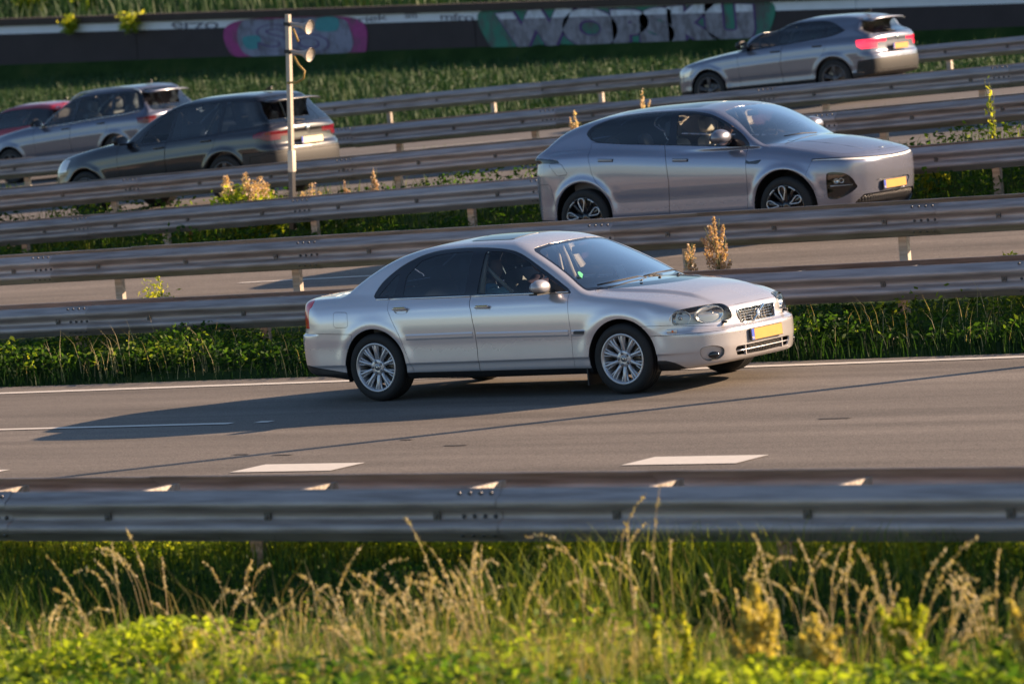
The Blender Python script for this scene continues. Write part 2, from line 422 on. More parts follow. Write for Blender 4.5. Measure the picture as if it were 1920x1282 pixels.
def panel(name, mesh, mat, parent, gap=0.0022, depth=0.016, push=0.0, label=None):
    V, T, N = mesh
    if len(T) == 0: return None
    V = V.copy()
    E = boundary(T)
    if len(E):
        t = V[E[:, 1]]-V[E[:, 0]]; t /= np.maximum(np.linalg.norm(t, axis=1, keepdims=True), 1e-9)
        n = N[E[:, 0]]; ins = np.cross(n, t)     # into the panel
        acc = np.zeros_like(V); np.add.at(acc, E[:, 0], ins); np.add.at(acc, E[:, 1], ins)
        bm = np.linalg.norm(acc, axis=1) > 1e-9; acc[bm] /= np.linalg.norm(acc[bm], axis=1, keepdims=True)
        V[bm] += acc[bm]*gap
    if push: V = V+N*push
    if depth > 0 and len(E):
        u, inv = np.unique(E, return_inverse=True); inv = inv.reshape(-1, 2)
        top = V[u]; bot = top-N[u]*depth+acc[u]*0.003; nn = -acc[u]*.8+N[u]*.2
        n0 = len(V); k = len(u); a = inv[:, 0]+n0; b = inv[:, 1]+n0
        F2 = np.concatenate([np.stack([b, a, a+k], 1), np.stack([b, a+k, b+k], 1)])
        V = np.concatenate([V, top, bot]); N = np.concatenate([N, nn, nn]); T = np.concatenate([T, F2])
    o = mesh_np(name, V, T, mat, parent, N=N)
    if label: o['label'] = label
    return o
def lr(mesh):
    """split a mesh that lies on both sides into right (y<0) and left pieces"""
    V, T, N = mesh; c = V[T].mean(1)[:, 1]; return [select(mesh, c < 0), select(mesh, c >= 0)]
def arch_poly(xa, za, r, zb, lean=0.0):
    a = np.linspace(-0.25, PI+0.25, 30); P = [(xa+r*math.cos(t), za+r*math.sin(t)) for t in a]
    return np.array(P+[(P[-1][0]-lean, zb), (P[0][0]+lean, zb)])
def ray_surface(shape, px_o, px_d, t0, t1, n=400):
    t = np.linspace(t0, t1, n); P = px_o+px_d*t[:, None]; f = shape.f(P[:, 0], P[:, 1], P[:, 2]); i = np.argmax(f < 0)
    if f[i] >= 0: return None
    return P[i-1]+(P[i]-P[i-1])*f[i-1]/(f[i-1]-f[i])
SPEC = {}
def vee(x, ay):      # raised bonnet centre between two creases
    yc = 0.64-0.19*sstep(2.35, 3.62, x)
    return -0.022*sstep(yc-0.03, yc+0.045, ay)*sstep(2.25, 2.6, x)*(1-sstep(3.6, 3.72, x))
SPEC['saloon'] = dict(bounds=((-1.18, 3.82), 0.96, (0.14, 1.50)), curves=dict(
    W=[(-1.2, .80), (-.8, .872), (-.4, .902), (.2, .915), (1.2, .917), (2.4, .913), (2.8, .908), (3.2, .888), (3.5, .855), (3.8, .82)],
    sh=[(-1.15, .905), (-.6, .935), (0, .945), (2.2, .935), (2.7, .905), (3.1, .85), (3.4, .785), (3.75, .71)],
    low=[(.15, -.085), (.21, -.05), (.27, -.016), (.330, -.011), (.350, -.001), (.5, -.004), (.60, 0), (1.6, 0)],
    hi=[(-.5, 0), (-.30, 0), (-.2, -.004), (-.13, -.014), (-.07, -.034), (-.03, -.058), (0, -.078), (.3, -.27)],
    PF=[(.1, 3.50), (.2, 3.66), (.24, 3.715), (.30, 3.735), (.38, 3.745), (.48, 3.745), (.515, 3.738), (.54, 3.70), (.57, 3.683), (.67, 3.668), (.70, 3.655), (.74, 3.60), (.79, 3.50), (1.0, 3.1)],
    pfd=[(0, 0), (.3, .012), (.5, .045), (.65, .11), (.78, .215), (.88, .38), (1.0, .62)],
    PR=[(.1, -.85), (.2, -.95), (.28, -1.03), (.34, -1.065), (.58, -1.085), (.635, -1.075), (.65, -1.05), (.9, -1.03), (.95, -1.01), (1.05, -.95)],
    prd=[(0, 0), (.4, .02), (.6, .055), (.75, .13), (.85, .24), (.95, .42)],
    deck=[(-1.15, .955), (-.9, .985), (-.5, 1.01), (-.2, 1.02), (1.4, .985), (2.3, .985), (2.5, .975), (2.98, .932), (3.3, .872), (3.5, .815), (3.6, .775), (3.68, .735), (3.82, .65)],
    dcr=[(-1.1, .04), (-.4, .05), (2.3, .065), (3.0, .085), (3.7, .09)],
    bot=[(-1.1, .28), (-.6, .235), (-.3, .2), (3.1, .19), (3.45, .2), (3.8, .235)],
    CW=[(.7, .95), (.93, .852), (.96, .842), (1.1, .768), (1.3, .645), (1.36, .59), (1.45, .49)],
    cx=[(-.8, -.07), (-.3, -.045), (.1, -.015), (.7, 0), (1.8, 0), (2.3, -.015), (2.6, -.04)],
    roof=[(-.6, 1.20), (.0, 1.365), (.36, 1.413), (.67, 1.428), (.985, 1.436), (1.29, 1.433), (1.59, 1.417), (1.87, 1.385), (2.2, 1.31)],
    rcr=[(0, .06), (2, .06)],
    ws=[(.8, 2.77), (.95, 2.51), (1.05, 2.335), (1.15, 2.14), (1.25, 1.925), (1.33, 1.74), (1.40, 1.54), (1.46, 1.3)],
    bl=[(.8, -.85), (1.0, -.47), (1.1, -.32), (1.19, -.16), (1.306, .09), (1.375, .34), (1.43, .66)]),
    opt=dict(topfx=[vee], flare=[(0, .32, .40, .010, .06), (2.79, .32, .40, .010, .06)], rf=.10, rr=.10))
SPEC['coupe_suv'] = dict(bounds=((-1.05, 3.98), 1.02, (0.16, 1.74)), curves=dict(
    W=[(-1.0, .80), (-.7, .885), (-.3, .945), (.4, .962), (2.2, .960), (2.9, .958), (3.3, .935), (3.6, .89), (3.9, .82)],
    sh=[(-.95, 1.16), (-.3, 1.24), (.3, 1.235), (1.3, 1.17), (2.4, 1.095), (2.9, 1.05), (3.3, .99), (3.6, .93), (3.9, .86)],
    low=[(.18, -.10), (.26, -.05), (.33, -.02), (.40, -.012), (.52, -.012), (.68, -.002), (.8, 0), (2, 0)],
    hi=[(-.6, 0), (-.38, 0), (-.25, -.004), (-.15, -.020), (-.08, -.048), (-.03, -.078), (0, -.098), (.3, -.30)],
    PF=[(.15, 3.60), (.25, 3.74), (.33, 3.80), (.5, 3.845), (.7, 3.86), (.85, 3.855), (.905, 3.84), (.925, 3.825), (.96, 3.79), (1.02, 3.69), (1.08, 3.52), (1.2, 3.1)],
    pfd=[(0, 0), (.3, .015), (.5, .05), (.65, .11), (.8, .22), (.92, .42), (1.05, .75)],
    PR=[(.15, -.75), (.3, -.90), (.5, -.935), (.9, -.94), (1.0, -.92), (1.1, -.90), (1.25, -.93), (1.35, -.80), (1.5, -.5)],
    prd=[(0, 0), (.4, .02), (.6, .06), (.75, .13), (.88, .27), (1.0, .5)],
    deck=[(-.95, 1.16), (-.6, 1.22), (0, 1.24), (2.0, 1.16), (2.55, 1.165), (2.8, 1.16), (3.1, 1.125), (3.35, 1.075), (3.55, 1.02), (3.72, .96), (3.9, .86)],
    dcr=[(-1, .05), (2.4, .07), (3.2, .11), (3.8, .10)],
    bot=[(-.95, .34), (-.5, .27), (3.2, .24), (3.6, .25), (3.9, .30)],
    CW=[(1.0, .93), (1.17, .875), (1.25, .835), (1.4, .765), (1.55, .68), (1.62, .62), (1.7, .52)],
    cx=[(-.9, -.08), (-.4, -.05), (.1, -.02), (.7, 0), (1.9, 0), (2.4, -.01), (2.8, -.04)],
    roof=[(-.9, 1.28), (-.5, 1.44), (-.1, 1.555), (.3, 1.618), (.8, 1.640), (1.25, 1.644), (1.6, 1.632), (1.95, 1.595), (2.3, 1.52)],
    rcr=[(0, .055), (2, .055)],
    ws=[(1.05, 2.92), (1.15, 2.74), (1.25, 2.58), (1.4, 2.33), (1.5, 2.12), (1.6, 1.84), (1.67, 1.55), (1.72, 1.2)],
    bl=[(1.0, -.96), (1.15, -.86), (1.24, -.72), (1.4, -.52), (1.5, -.33), (1.6, 0.0), (1.66, .35)]),
    opt=dict(flare=[(0, .37, .455, .016, .05), (2.906, .37, .455, .016, .05)], rf=.14, rr=.12, cfl=1.08, rt=.07, bow=.17))
def suv_spec(wb, H, belt, hw, fo, ro, hoodz, ws0, rear=(-.55, -.75)):
    """family of ordinary five door SUVs: wheelbase, roof height, belt height, half width, overhangs"""
    k = H-1.62
    return dict(bounds=((-ro-.12, wb+fo+.12), hw+.06, (.18, H+.08)), curves=dict(
        W=[(-ro, hw-.11), (-ro+.3, hw-.03), (0, hw-.005), (wb*.3, hw), (wb*.8, hw), (wb+.1, hw-.01), (wb+fo-.4, hw-.05), (wb+fo, hw-.13)],
        sh=[(-ro, belt+.01), (0, belt+.02), (wb*.7, belt-.02), (wb-.2, belt-.05), (wb+.3, belt-.13), (wb+fo-.1, belt-.27)],
        low=[(.2, -.09), (.3, -.035), (.38, -.015), (.46, -.02), (.56, -.010), (.68, -.004), (.80, 0), (2, 0)],
        hi=[(-.5, 0), (-.30, 0), (-.22, -.010), (-.13, -.018), (-.06, -.045), (0, -.085), (.3, -.28)],
        PF=[(.2, wb+fo-.12), (.3, wb+fo-.03), (.5, wb+fo), (.72, wb+fo-.02), (.82, wb+fo-.06), (hoodz-.06, wb+fo-.16), (hoodz+.1, wb+fo-.6)],
        pfd=[(0, 0), (.4, .03), (.6, .08), (.75, .17), (.88, .34), (1.0, .6)],
        PR=[(.2, -ro+.14), (.35, -ro+.03), (.6, -ro), (.70, -ro+.01), (.78, -ro+.05), (belt, -ro+.06), (belt+.05, -ro+.09), (H, rear[0])],
        prd=[(0, 0), (.4, .015), (.6, .04), (.75, .09), (.86, .18), (1.0, .42)],
        deck=[(-ro, belt+.02), (0, belt+.05), (wb-.9, hoodz+.05), (wb-.5, hoodz+.035), (wb, hoodz-.01), (wb+fo*.6, hoodz-.09), (wb+fo-.1, hoodz-.20)],
        dcr=[(0, .05), (wb-.5, .07), (wb+fo, .10)],
        bot=[(-ro, .38), (0, .27), (wb, .25), (wb+fo, .32)],
        CW=[(belt-.1, hw-.03), (belt, hw-.08), (belt+.2, hw-.175), (H-.15, hw-.29), (H-.07, hw-.345), (H, hw-.45)],
        cx=[(-ro, -.07), (-.3, -.03), (.4, 0), (ws0-.6, 0), (ws0, -.03)],
        roof=[(-ro, H-.13), (-ro+.5, H-.055), (.1, H-.01), (.7, H), (1.2, H-.01), (1.6, H-.05), (2.0, H-.13)], rcr=[(0, .045), (2, .045)],
        ws=[(belt-.05, ws0+.12), (belt+.05, ws0), (belt+.25, ws0-.33), (H-.18, ws0-.68), (H-.10, ws0-.92), (H-.02, ws0-1.3)],
        bl=[(belt-.1, -ro+.05), (belt+.02, -ro+.08), (H-.30, -ro+.30+rear[1]*0), (H-.12, -ro+.30-rear[0]*.15), (H, -ro+.55)]),
        opt=dict(flare=[(0, .34, .42, .014, .05), (wb, .34, .42, .014, .05)], rf=.12, rr=.10, cfl=belt-.08, rt=.06))
SPEC['compact_suv'] = suv_spec(2.68, 1.49, 1.04, .925, .90, .88, 1.01, 2.08, rear=(-.45, 0))
SPEC['dark_suv'] = suv_spec(2.79, 1.60, 1.02, .925, .88, 1.0, 1.07, 2.10, rear=(-.8, 0))
SPEC['estate_suv'] = suv_spec(2.79, 1.665, 1.06, .925, .88, .98, 1.09, 2.05, rear=(-.8, 0))
SPEC['hatchback'] = suv_spec(2.62, 1.50, .99, .90, .85, .85, .96, 1.95, rear=(-.6, 0))
# ------------------------------------------------------------------ setting: ground and roads
XR = 10.0
# rows across the scene: (Y, z at x=-30, z at x=0); the far carriageways climb gently to the right
ROWS = [(-45, -.6, -.6), (-32, -.6, -.6), (-24, -.6, -.6), (-20, .0, .0), (-17, .06, .06), (-15.6, .03, .03), (-14.8, -.06, -.06), (-14.0, -.13, -.13), (-13.2, -.10, -.10), (-12.4, .06, .06), (-11.8, .16, .16), (-11.3, .10, .10), (-10.5, -.02, -.02), (-10.3, -.005, -.005), (1.55, 0, 0), (1.75, -.02, -.02),
        (2.3, .02, .02), (3.6, .02, .03), (4.6, .20, .22), (5.8, .36, .40), (6.3, .375, .42), (6.5, .39, .43), (12.6, .42, .56), (12.9, .38, .54), (13.6, .22, .58), (15.0, .50, .95), (16.5, .62, 1.13), (17.0, .72, 1.20),
        (21.0, .85, 1.36), (21.4, .88, 1.38), (22.0, .96, 1.40), (23.2, .98, 1.42), (37.4, 1.10, 1.56), (37.8, 1.10, 1.56), (38.8, 1.18, 1.60), (43, 1.40, .95), (50, 1.55, .90), (58, 1.60, .6), (61.6, 1.62, .45), (63, 2.9, 1.6), (75, 4.2, 3.2), (110, 8, 7), (200, 14, 13), (1500, 30, 30), (4000, 30, 30)]
RY = np.array([r[0] for r in ROWS]); RA = np.array([r[1] for r in ROWS]); RB = np.array([r[2] for r in ROWS])
def gz(x, y):
    a = np.interp(y, RY, RA); b = np.interp(y, RY, RB); t = (np.clip(x, -70, 40)+30)/30
    return a+(b-a)*t
def strip(name, ys, xs, dz, mat, kind='structure', parent=None):
    V = []; F = []
    for x in xs:
        for y in ys: V.append((x, y, float(gz(x, y))+dz))
    k = len(ys)
    for i in range(len(xs)-1):
        for j in range(k-1): F.append((i*k+j, (i+1)*k+j, (i+1)*k+j+1, i*k+j+1))
    o = mesh_np(name, V, F, mat, parent, smooth=True)
    if kind: o['kind'] = kind
    return o
def ground_mat(name, c1, c2, c3, scale=1.2):
    m, nt, b = new_mat(name); L = nt.links
    tc = nt.nodes.new('ShaderNodeTexCoord'); n1 = nt.nodes.new('ShaderNodeTexNoise'); n1.inputs['Scale'].default_value = scale; n1.inputs['Detail'].default_value = 9; n1.inputs['Roughness'].default_value = .65
    L.new(tc.outputs['Object'], n1.inputs['Vector']); cr = nt.nodes.new('ShaderNodeValToRGB'); L.new(n1.outputs['Fac'], cr.inputs[0])
    e = cr.color_ramp.elements; e[0].position = .35; e[0].color = (*c1, 1); e[1].position = .65; e[1].color = (*c3, 1); q = e.new(.5); q.color = (*c2, 1)
    L.new(cr.outputs[0], b.inputs['Base Color']); b.inputs['Roughness'].default_value = .95; b.inputs['Specular IOR Level'].default_value = .1
    n2 = nt.nodes.new('ShaderNodeTexNoise'); n2.inputs['Scale'].default_value = scale*18; n2.inputs['Detail'].default_value = 6; L.new(tc.outputs['Object'], n2.inputs['Vector'])
    bp = nt.nodes.new('ShaderNodeBump'); bp.inputs['Strength'].default_value = .8; bp.inputs['Distance'].default_value = .05; L.new(n2.outputs['Fac'], bp.inputs['Height']); L.new(bp.outputs[0], b.inputs['Normal'])
    return m
def asphalt_mat(name, col):
    m, nt, b = new_mat(name); L = nt.links
    tc = nt.nodes.new('ShaderNodeTexCoord')
    mp = nt.nodes.new('ShaderNodeMapping'); mp.inputs['Scale'].default_value = (.22, 2.2, 1); L.new(tc.outputs['Object'], mp.inputs[0])
    n1 = nt.nodes.new('ShaderNodeTexNoise'); n1.inputs['Scale'].default_value = 1.0; n1.inputs['Detail'].default_value = 6; L.new(mp.outputs[0], n1.inputs['Vector'])   # wheel track streaks
    n2 = nt.nodes.new('ShaderNodeTexNoise'); n2.inputs['Scale'].default_value = 60; n2.inputs['Detail'].default_value = 4; L.new(tc.outputs['Object'], n2.inputs['Vector'])  # aggregate
    mp3 = nt.nodes.new('ShaderNodeMapping'); mp3.inputs['Scale'].default_value = (9, 60, 1); L.new(tc.outputs['Object'], mp3.inputs[0])
    n3 = nt.nodes.new('ShaderNodeTexNoise'); n3.inputs['Scale'].default_value = 1.0; n3.inputs['Detail'].default_value = 3; L.new(mp3.outputs[0], n3.inputs['Vector'])
    def mr(src, lo, hi):
        q = nt.nodes.new('ShaderNodeMapRange'); q.inputs[1].default_value = .3; q.inputs[2].default_value = .7; q.inputs[3].default_value = lo; q.inputs[4].default_value = hi; L.new(src, q.inputs[0]); return q.outputs[0]
    def mul(a, c):
        q = nt.nodes.new('ShaderNodeMath'); q.operation = 'MULTIPLY'; L.new(a, q.inputs[0]); L.new(c, q.inputs[1]); return q.outputs[0]
    mp4 = nt.nodes.new('ShaderNodeMapping'); mp4.inputs['Scale'].default_value = (.012, 1.05, 1); L.new(tc.outputs['Object'], mp4.inputs[0])
    n4 = nt.nodes.new('ShaderNodeTexNoise'); n4.inputs['Scale'].default_value = 1.0; n4.inputs['Detail'].default_value = 4; L.new(mp4.outputs[0], n4.inputs['Vector'])   # wheel tracks
    f = mul(mul(mul(mr(n1.outputs['Fac'], .74, 1.18), mr(n2.outputs['Fac'], .55, 1.5)), mr(n3.outputs['Fac'], .80, 1.20)), mr(n4.outputs['Fac'], .80, 1.15))
    vm = nt.nodes.new('ShaderNodeVectorMath'); vm.operation = 'SCALE'; vm.inputs[0].default_value = col; L.new(f, vm.inputs[3]); L.new(vm.outputs[0], b.inputs['Base Color'])
    b.inputs['Roughness'].default_value = .82; b.inputs['Specular IOR Level'].default_value = .25
    bp = nt.nodes.new('ShaderNodeBump'); bp.inputs['Strength'].default_value = .35; bp.inputs['Distance'].default_value = .004; L.new(n2.outputs['Fac'], bp.inputs['Height']); L.new(bp.outputs[0], b.inputs['Normal'])
    return m
M['asphalt'] = asphalt_mat('asphalt', (.155, .137, .122))
M['asphalt2'] = asphalt_mat('asphalt_slip', (.155, .135, .118))
M['asphalt3'] = asphalt_mat('asphalt_far', (.14, .128, .120))
M['soil'] = ground_mat('soil_and_litter', (.018, .022, .010), (.03, .035, .014), (.06, .048, .03), 1.5)
M['soil2'] = ground_mat('rough_turf', (.020, .045, .010), (.030, .060, .014), (.055, .075, .02), .9)
M['line'] = simple('road_marking', (.62, .58, .53), .6, noise=.12, nscale=14)
xs_long = [-400, -150, -70]+list(range(-66, 41, 2))+[60, 150, 400]
strip('ground', [-1500, -300, -80]+[r for r in RY if True], xs_long, -.012, M['soil2'])
strip('near_carriageway', [-10.3, -6, -2, 1.55], xs_long, 0.0, M['asphalt'])
strip('slip_road', [6.4, 9, 12.6], xs_long, 0.004, M['asphalt2'])
strip('middle_carriageway', [17.0, 19, 21.2], xs_long, 0.004, M['asphalt3'])
strip('far_carriageway', [23.4, 27, 31, 34, 37.4], xs_long, 0.004, M['asphalt3'])
def line(name, p0, p1, w, dz=.006, label=None):
    """painted strip from p0 to p1 (x, y), width w"""
    n = max(2, int(abs(p1[0]-p0[0])/3)+1); V = []
    for i in range(n+1):
        x = p0[0]+(p1[0]-p0[0])*i/n; y = p0[1]+(p1[1]-p0[1])*i/n
        for s_ in (-1, 1): V.append((x, y+s_*w/2, float(gz(x, y+s_*w/2))+dz))
    F = [(2*i, 2*i+2, 2*i+3, 2*i+1) for i in range(n)]
    o = mesh_np(name, V, F, M['line'], smooth=False); o['kind'] = 'structure'; return o
def ly(x): return 0.93+(x+5.0)*.026
line('edge_line', (-60, ly(-60)*0+.55), (-12, ly(-12)), .15); line('edge_line', (-12, ly(-12)), (14, ly(14)), .15); line('edge_line', (14, ly(14)), (60, ly(14)), .15)
line('lane_line', (-12.0, -2.49), (-.56, -2.38), .11); line('lane_line', (-.30, -2.33), (-.14, -2.32), .11)
for i in range(-4, 8):
    x0 = 2.27+3.84*i; y0 = -5.72+.03*i
    o = line('block_marking', (x0, y0+.13), (x0+1.04, y0+.13), .46)
line('edge_line', (-60, -9.2), (60, -9.2), .15)
for i in range(-8, 8):
    x0 = -9.6+i*12.0; line('slip_lane_line', (x0, 8.75), (x0+3.0, 8.75), .11, .010)
line('slip_edge_line', (-70, 12.2), (60, 12.2), .12, .010); line('slip_edge_line', (-70, 6.75), (60, 6.75), .12, .010)
line('edge_line', (-70, 17.35), (60, 17.35), .12, .010); line('edge_line', (-70, 23.8), (60, 23.8), .12, .010); line('edge_line', (-70, 37.1), (60, 37.1), .12, .010)
for i in range(-6, 5): line('lane_line', (i*12., 30.6), (i*12.+3, 30.6), .12, .010)

for (x0, y0, L_) in ((1.35, -4.66, .16), (1.85, -4.75, .20), (2.55, -3.9, .12), (3.35, -4.35, .22), (6.2, -3.1, .3)):
    o = line('tar_patch', (x0, y0), (x0+L_, y0+.01), .045, .005); o.data.materials.clear(); o.data.materials.append(simple('tar', (.035, .030, .028), .7))

# ------------------------------------------------------------------ guard rails
def galv(name, col, r=.42, metal=.55):
    m, nt, b = new_mat(name); L = nt.links; tc = nt.nodes.new('ShaderNodeTexCoord')
    mp = nt.nodes.new('ShaderNodeMapping'); mp.inputs['Scale'].default_value = (.9, 9, 9); L.new(tc.outputs['Object'], mp.inputs[0])
    n = nt.nodes.new('ShaderNodeTexNoise'); n.inputs['Scale'].default_value = 2.2; n.inputs['Detail'].default_value = 8; L.new(mp.outputs[0], n.inputs[0])
    oi = nt.nodes.new('ShaderNodeObjectInfo'); ad = nt.nodes.new('ShaderNodeMath'); ad.operation = 'MULTIPLY_ADD'; ad.inputs[1].default_value = .25; L.new(oi.outputs['Random'], ad.inputs[0]); L.new(n.outputs['Fac'], ad.inputs[2])
    cr = nt.nodes.new('ShaderNodeValToRGB'); L.new(ad.outputs[0], cr.inputs[0]); e = cr.color_ramp.elements
    e[0].position = .32; e[0].color = (*[c*q for c, q in zip(col, (.50, .46, .42))], 1); e[1].position = .85; e[1].color = (*[min(1, c*1.25) for c in col], 1)
    L.new(cr.outputs[0], b.inputs['Base Color']); b.inputs['Metallic'].default_value = metal
    mr = nt.nodes.new('ShaderNodeMapRange'); mr.inputs[3].default_value = r-.08; mr.inputs[4].default_value = r+.2; L.new(n.outputs['Fac'], mr.inputs[0]); L.new(mr.outputs[0], b.inputs['Roughness'])
    n2 = nt.nodes.new('ShaderNodeTexNoise'); n2.inputs['Scale'].default_value = 45; n2.inputs['Detail'].default_value = 5; L.new(tc.outputs['Object'], n2.inputs[0])
    bp = nt.nodes.new('ShaderNodeBump'); bp.inputs['Strength'].default_value = .12; bp.inputs['Distance'].default_value = .004; L.new(n2.outputs['Fac'], bp.inputs['Height']); L.new(bp.outputs[0], b.inputs['Normal'])
    return m
M['galv'] = galv('galvanised_steel', (.36, .310, .305), .45, .35); M['galv_post'] = galv('galvanised_post', (.40, .36, .32), .5, .3)
M['bracket'] = simple('weathered_bracket', (.16, .14, .13), .6, .4, noise=.3)
WP = [(0.0, .318), (.0, .310), (.016, .303), (.030, .285), (.068, .262), (.082, .245), (.082, .218), (.068, .200), (.028, .182), (.018, .168), (.018, .142), (.028, .128), (.068, .110), (.082, .092), (.082, .065), (.068, .048), (.030, .025), (.016, .007), (.0, 0), (.0, -.008)]
def beam_mesh(L):
    V = []; F = []; st = [(-L/2, 0), (L/2-.32, 0), (L/2-.31, .0035), (L/2+.01, .0035)]
    for x, d in st:
        for o_, z in WP: V.append((x, -o_-d, z))
    k = len(WP)
    for i in range(len(st)-1):
        for j in range(k-1): F.append((i*k+j, (i+1)*k+j, (i+1)*k+j+1, i*k+j+1))
    n = len(V); V2 = [(x, y+.004, z) for x, y, z in V]
    F2 = [tuple(n+i for i in f[::-1]) for f in F]
    E = [(i*k, n+i*k, n+(i+1)*k, (i+1)*k) for i in range(len(st)-1)]+[(i*k+k-1, (i+1)*k+k-1, n+(i+1)*k+k-1, n+i*k+k-1) for i in range(len(st)-1)]
    me = bpy.data.meshes.new('beam'); me.from_pydata(V+V2, [], F+F2+E); me.materials.append(M['galv']); me.polygons.foreach_set('use_smooth', [True]*len(me.polygons)); me.update()
    return me
BEAM = beam_mesh(4.0)
def mesh_of(mb, name, mat):
    o = mb.build(name, mat); me = o.data; bpy.data.objects.remove(o); return me
b = MB(); b.box((0, 0, -.45), (.10, .012, 1.02)); b.box((-.044, .03, -.45), (.012, .06, 1.02)); b.box((.044, .03, -.45), (.012, .06, 1.02)); POST = mesh_of(b, 'post', M['galv_post'])
b = MB(); b.box((0, 0, .018), (.034, 1.0, .045)); SPACER = mesh_of(b, 'spacer', M['galv_post'])
b = MB()
for i in range(4):
    for z in (.15, .165+.13, .04): b.lathe([(.014, -.006), (.014, .002), (.009, .009), (0, .010)], 8, c=(-.12+i*.08, -(.022 if z == .15 else .05), z), R=Rx(PI/2))
BOLTS = mesh_of(b, 'splice_bolt', M['rim_grey'])
b = MB(); b.box((0, -.022, .155), (.05, .02, .07)); b.lathe([(.016, 0), (.016, .006), (.009, .012), (0, .013)], 8, c=(0, -.030, .155), R=Rx(PI/2)); WASH = mesh_of(b, 'mounting_plate', M['bracket'])
def put(name, me, parent, loc, rot=(0, 0, 0), sc_=(1, 1, 1)):
    o = bpy.data.objects.new(name, me); C.objects.link(o); o.parent = parent; o.location = loc; o.rotation_euler = rot; o.scale = sc_; return o
def guard_rail(label, Y, za, zb, xa, xb, sep, x0, x1, post_dx, post_ph, sp_dx=1.333, sp_ph=0, joint_ph=0, group='galvanised guard rails between the carriageways'):
    """top edge runs through (xa, za) and (xb, zb); front beam faces -Y"""
    g = (zb-za)/(xb-xa); ang = -math.atan(g); T = lambda x: za+(x-xa)*g
    root = thing('guard_rail', label, 'guard rail', (x0, Y, T(x0)), (0, 0, 0), group)
    def loc(x, dy, dz): return (x-x0, dy, T(x)-T(x0)+dz)
    k0 = math.floor((x0-joint_ph)/4.0)
    x = joint_ph+k0*4.0+2.0
    while x-2 < x1:
        wob = RNG.normal(0, .004)
        put('beam', BEAM, root, loc(x, 0, -.318+wob), (0, ang+RNG.normal(0, .0012), RNG.normal(0, .001)))
        put('splice_bolts', BOLTS, root, loc(x+1.84, -.004, -.318+wob), (0, ang, 0))['kind'] = 'stuff'
        if sep: put('beam', BEAM, root, loc(x+.6, sep, -.318+RNG.normal(0, .004)), (0, -ang, PI))
        x += 4.0
    if sep:
        n = int((x1-x0)/sp_dx); s0 = math.ceil((x0-sp_ph)/sp_dx)*sp_dx+sp_ph
        for i in range(n):
            xx = s0+i*sp_dx; put('spacer', SPACER, root, loc(xx, sep/2, -.085), (0, ang, 0), (1, sep-.05, 1)); put('mounting_plate', WASH, root, loc(xx, 0, -.318), (0, ang, 0))
    else:
        s0 = math.ceil((x0-sp_ph)/sp_dx)*sp_dx+sp_ph
        for i in range(int((x1-x0)/sp_dx)): put('mounting_plate', WASH, root, loc(s0+i*sp_dx, 0, -.318), (0, ang, 0))
    s0 = math.ceil((x0-post_ph)/post_dx)*post_dx+post_ph
    for i in range(int((x1-x0)/post_dx)+1): put('post', POST, root, loc(s0+i*post_dx, sep*.35+.05 if sep else .06, -.15))
    return root
guard_rail('nearest double guard rail in front of the long foreground grass', -11.75, .666, .634, 5.304, 13.002, .71, -6, 26, 3.999, 7.2, 1.333, 6.25, 9.4)
guard_rail('double guard rail directly behind the silver saloon', 3.16, .699, .715, -8.436, 4.647, .71, -20, 16, 2.667, -4.9, 1.333, -4.9, -7.1)
guard_rail('double guard rail hiding the wheels of the grey coupe crossover', 5.3, 1.150, 1.176, -10.347, 3.492, .71, -22, 14, 2.667, -8.8, 1.333, -8.8, -9.5)
guard_rail('guard rail just behind the plume-headed weeds and the grey coupe crossover', 13.3, 1.150, 1.390, -17.722, -.974, .71, -30, 10, 2.667, -6.9, 1.333, -6.2, -12.)
guard_rail('guard rail running across the lower side of the dark SUV', 15.6, 1.527, 1.841, -19.79, -2.221, .95, -32, 8, 2.667, -17.9, 1.333, -9.2, -9.)
guard_rail('guard rail hiding the wheels of the two grey SUVs', 22.0, 1.77, 2.06, -25.656, -5.789, .60, -40, 4, 2.667, -20, 1.333, -20, -18.)
guard_rail('farthest single guard rail at the foot of the grass bank', 38.4, 1.834, 2.138, -40.765, -14.979, 0, -60, -4, 2.667, -30, 1.333, -30, -30.)

# lamp post standing outside the picture to the right; only its thin shadow is seen on the road
lp = thing('lamp_post', 'tall grey steel lighting column in the median right of the picture', 'lamp post', (9.53, 4.22, .1), (0, 0, 0))
b = MB(); b.tube([(0, 0, -.2), (0, 0, 1.2), (0, 0, 10)], [.085, .085, .045], 14); b.build('column', M['galv_post'], lp)
b = MB(); b.tube([(0, 0, 10), (0, -.3, 10.25), (0, -1.3, 10.35)], .035, 8); b.box((0, -1.6, 10.37), (.28, .7, .10)); b.build('lamp_arm', M['galv_post'], lp, bevel=.0)

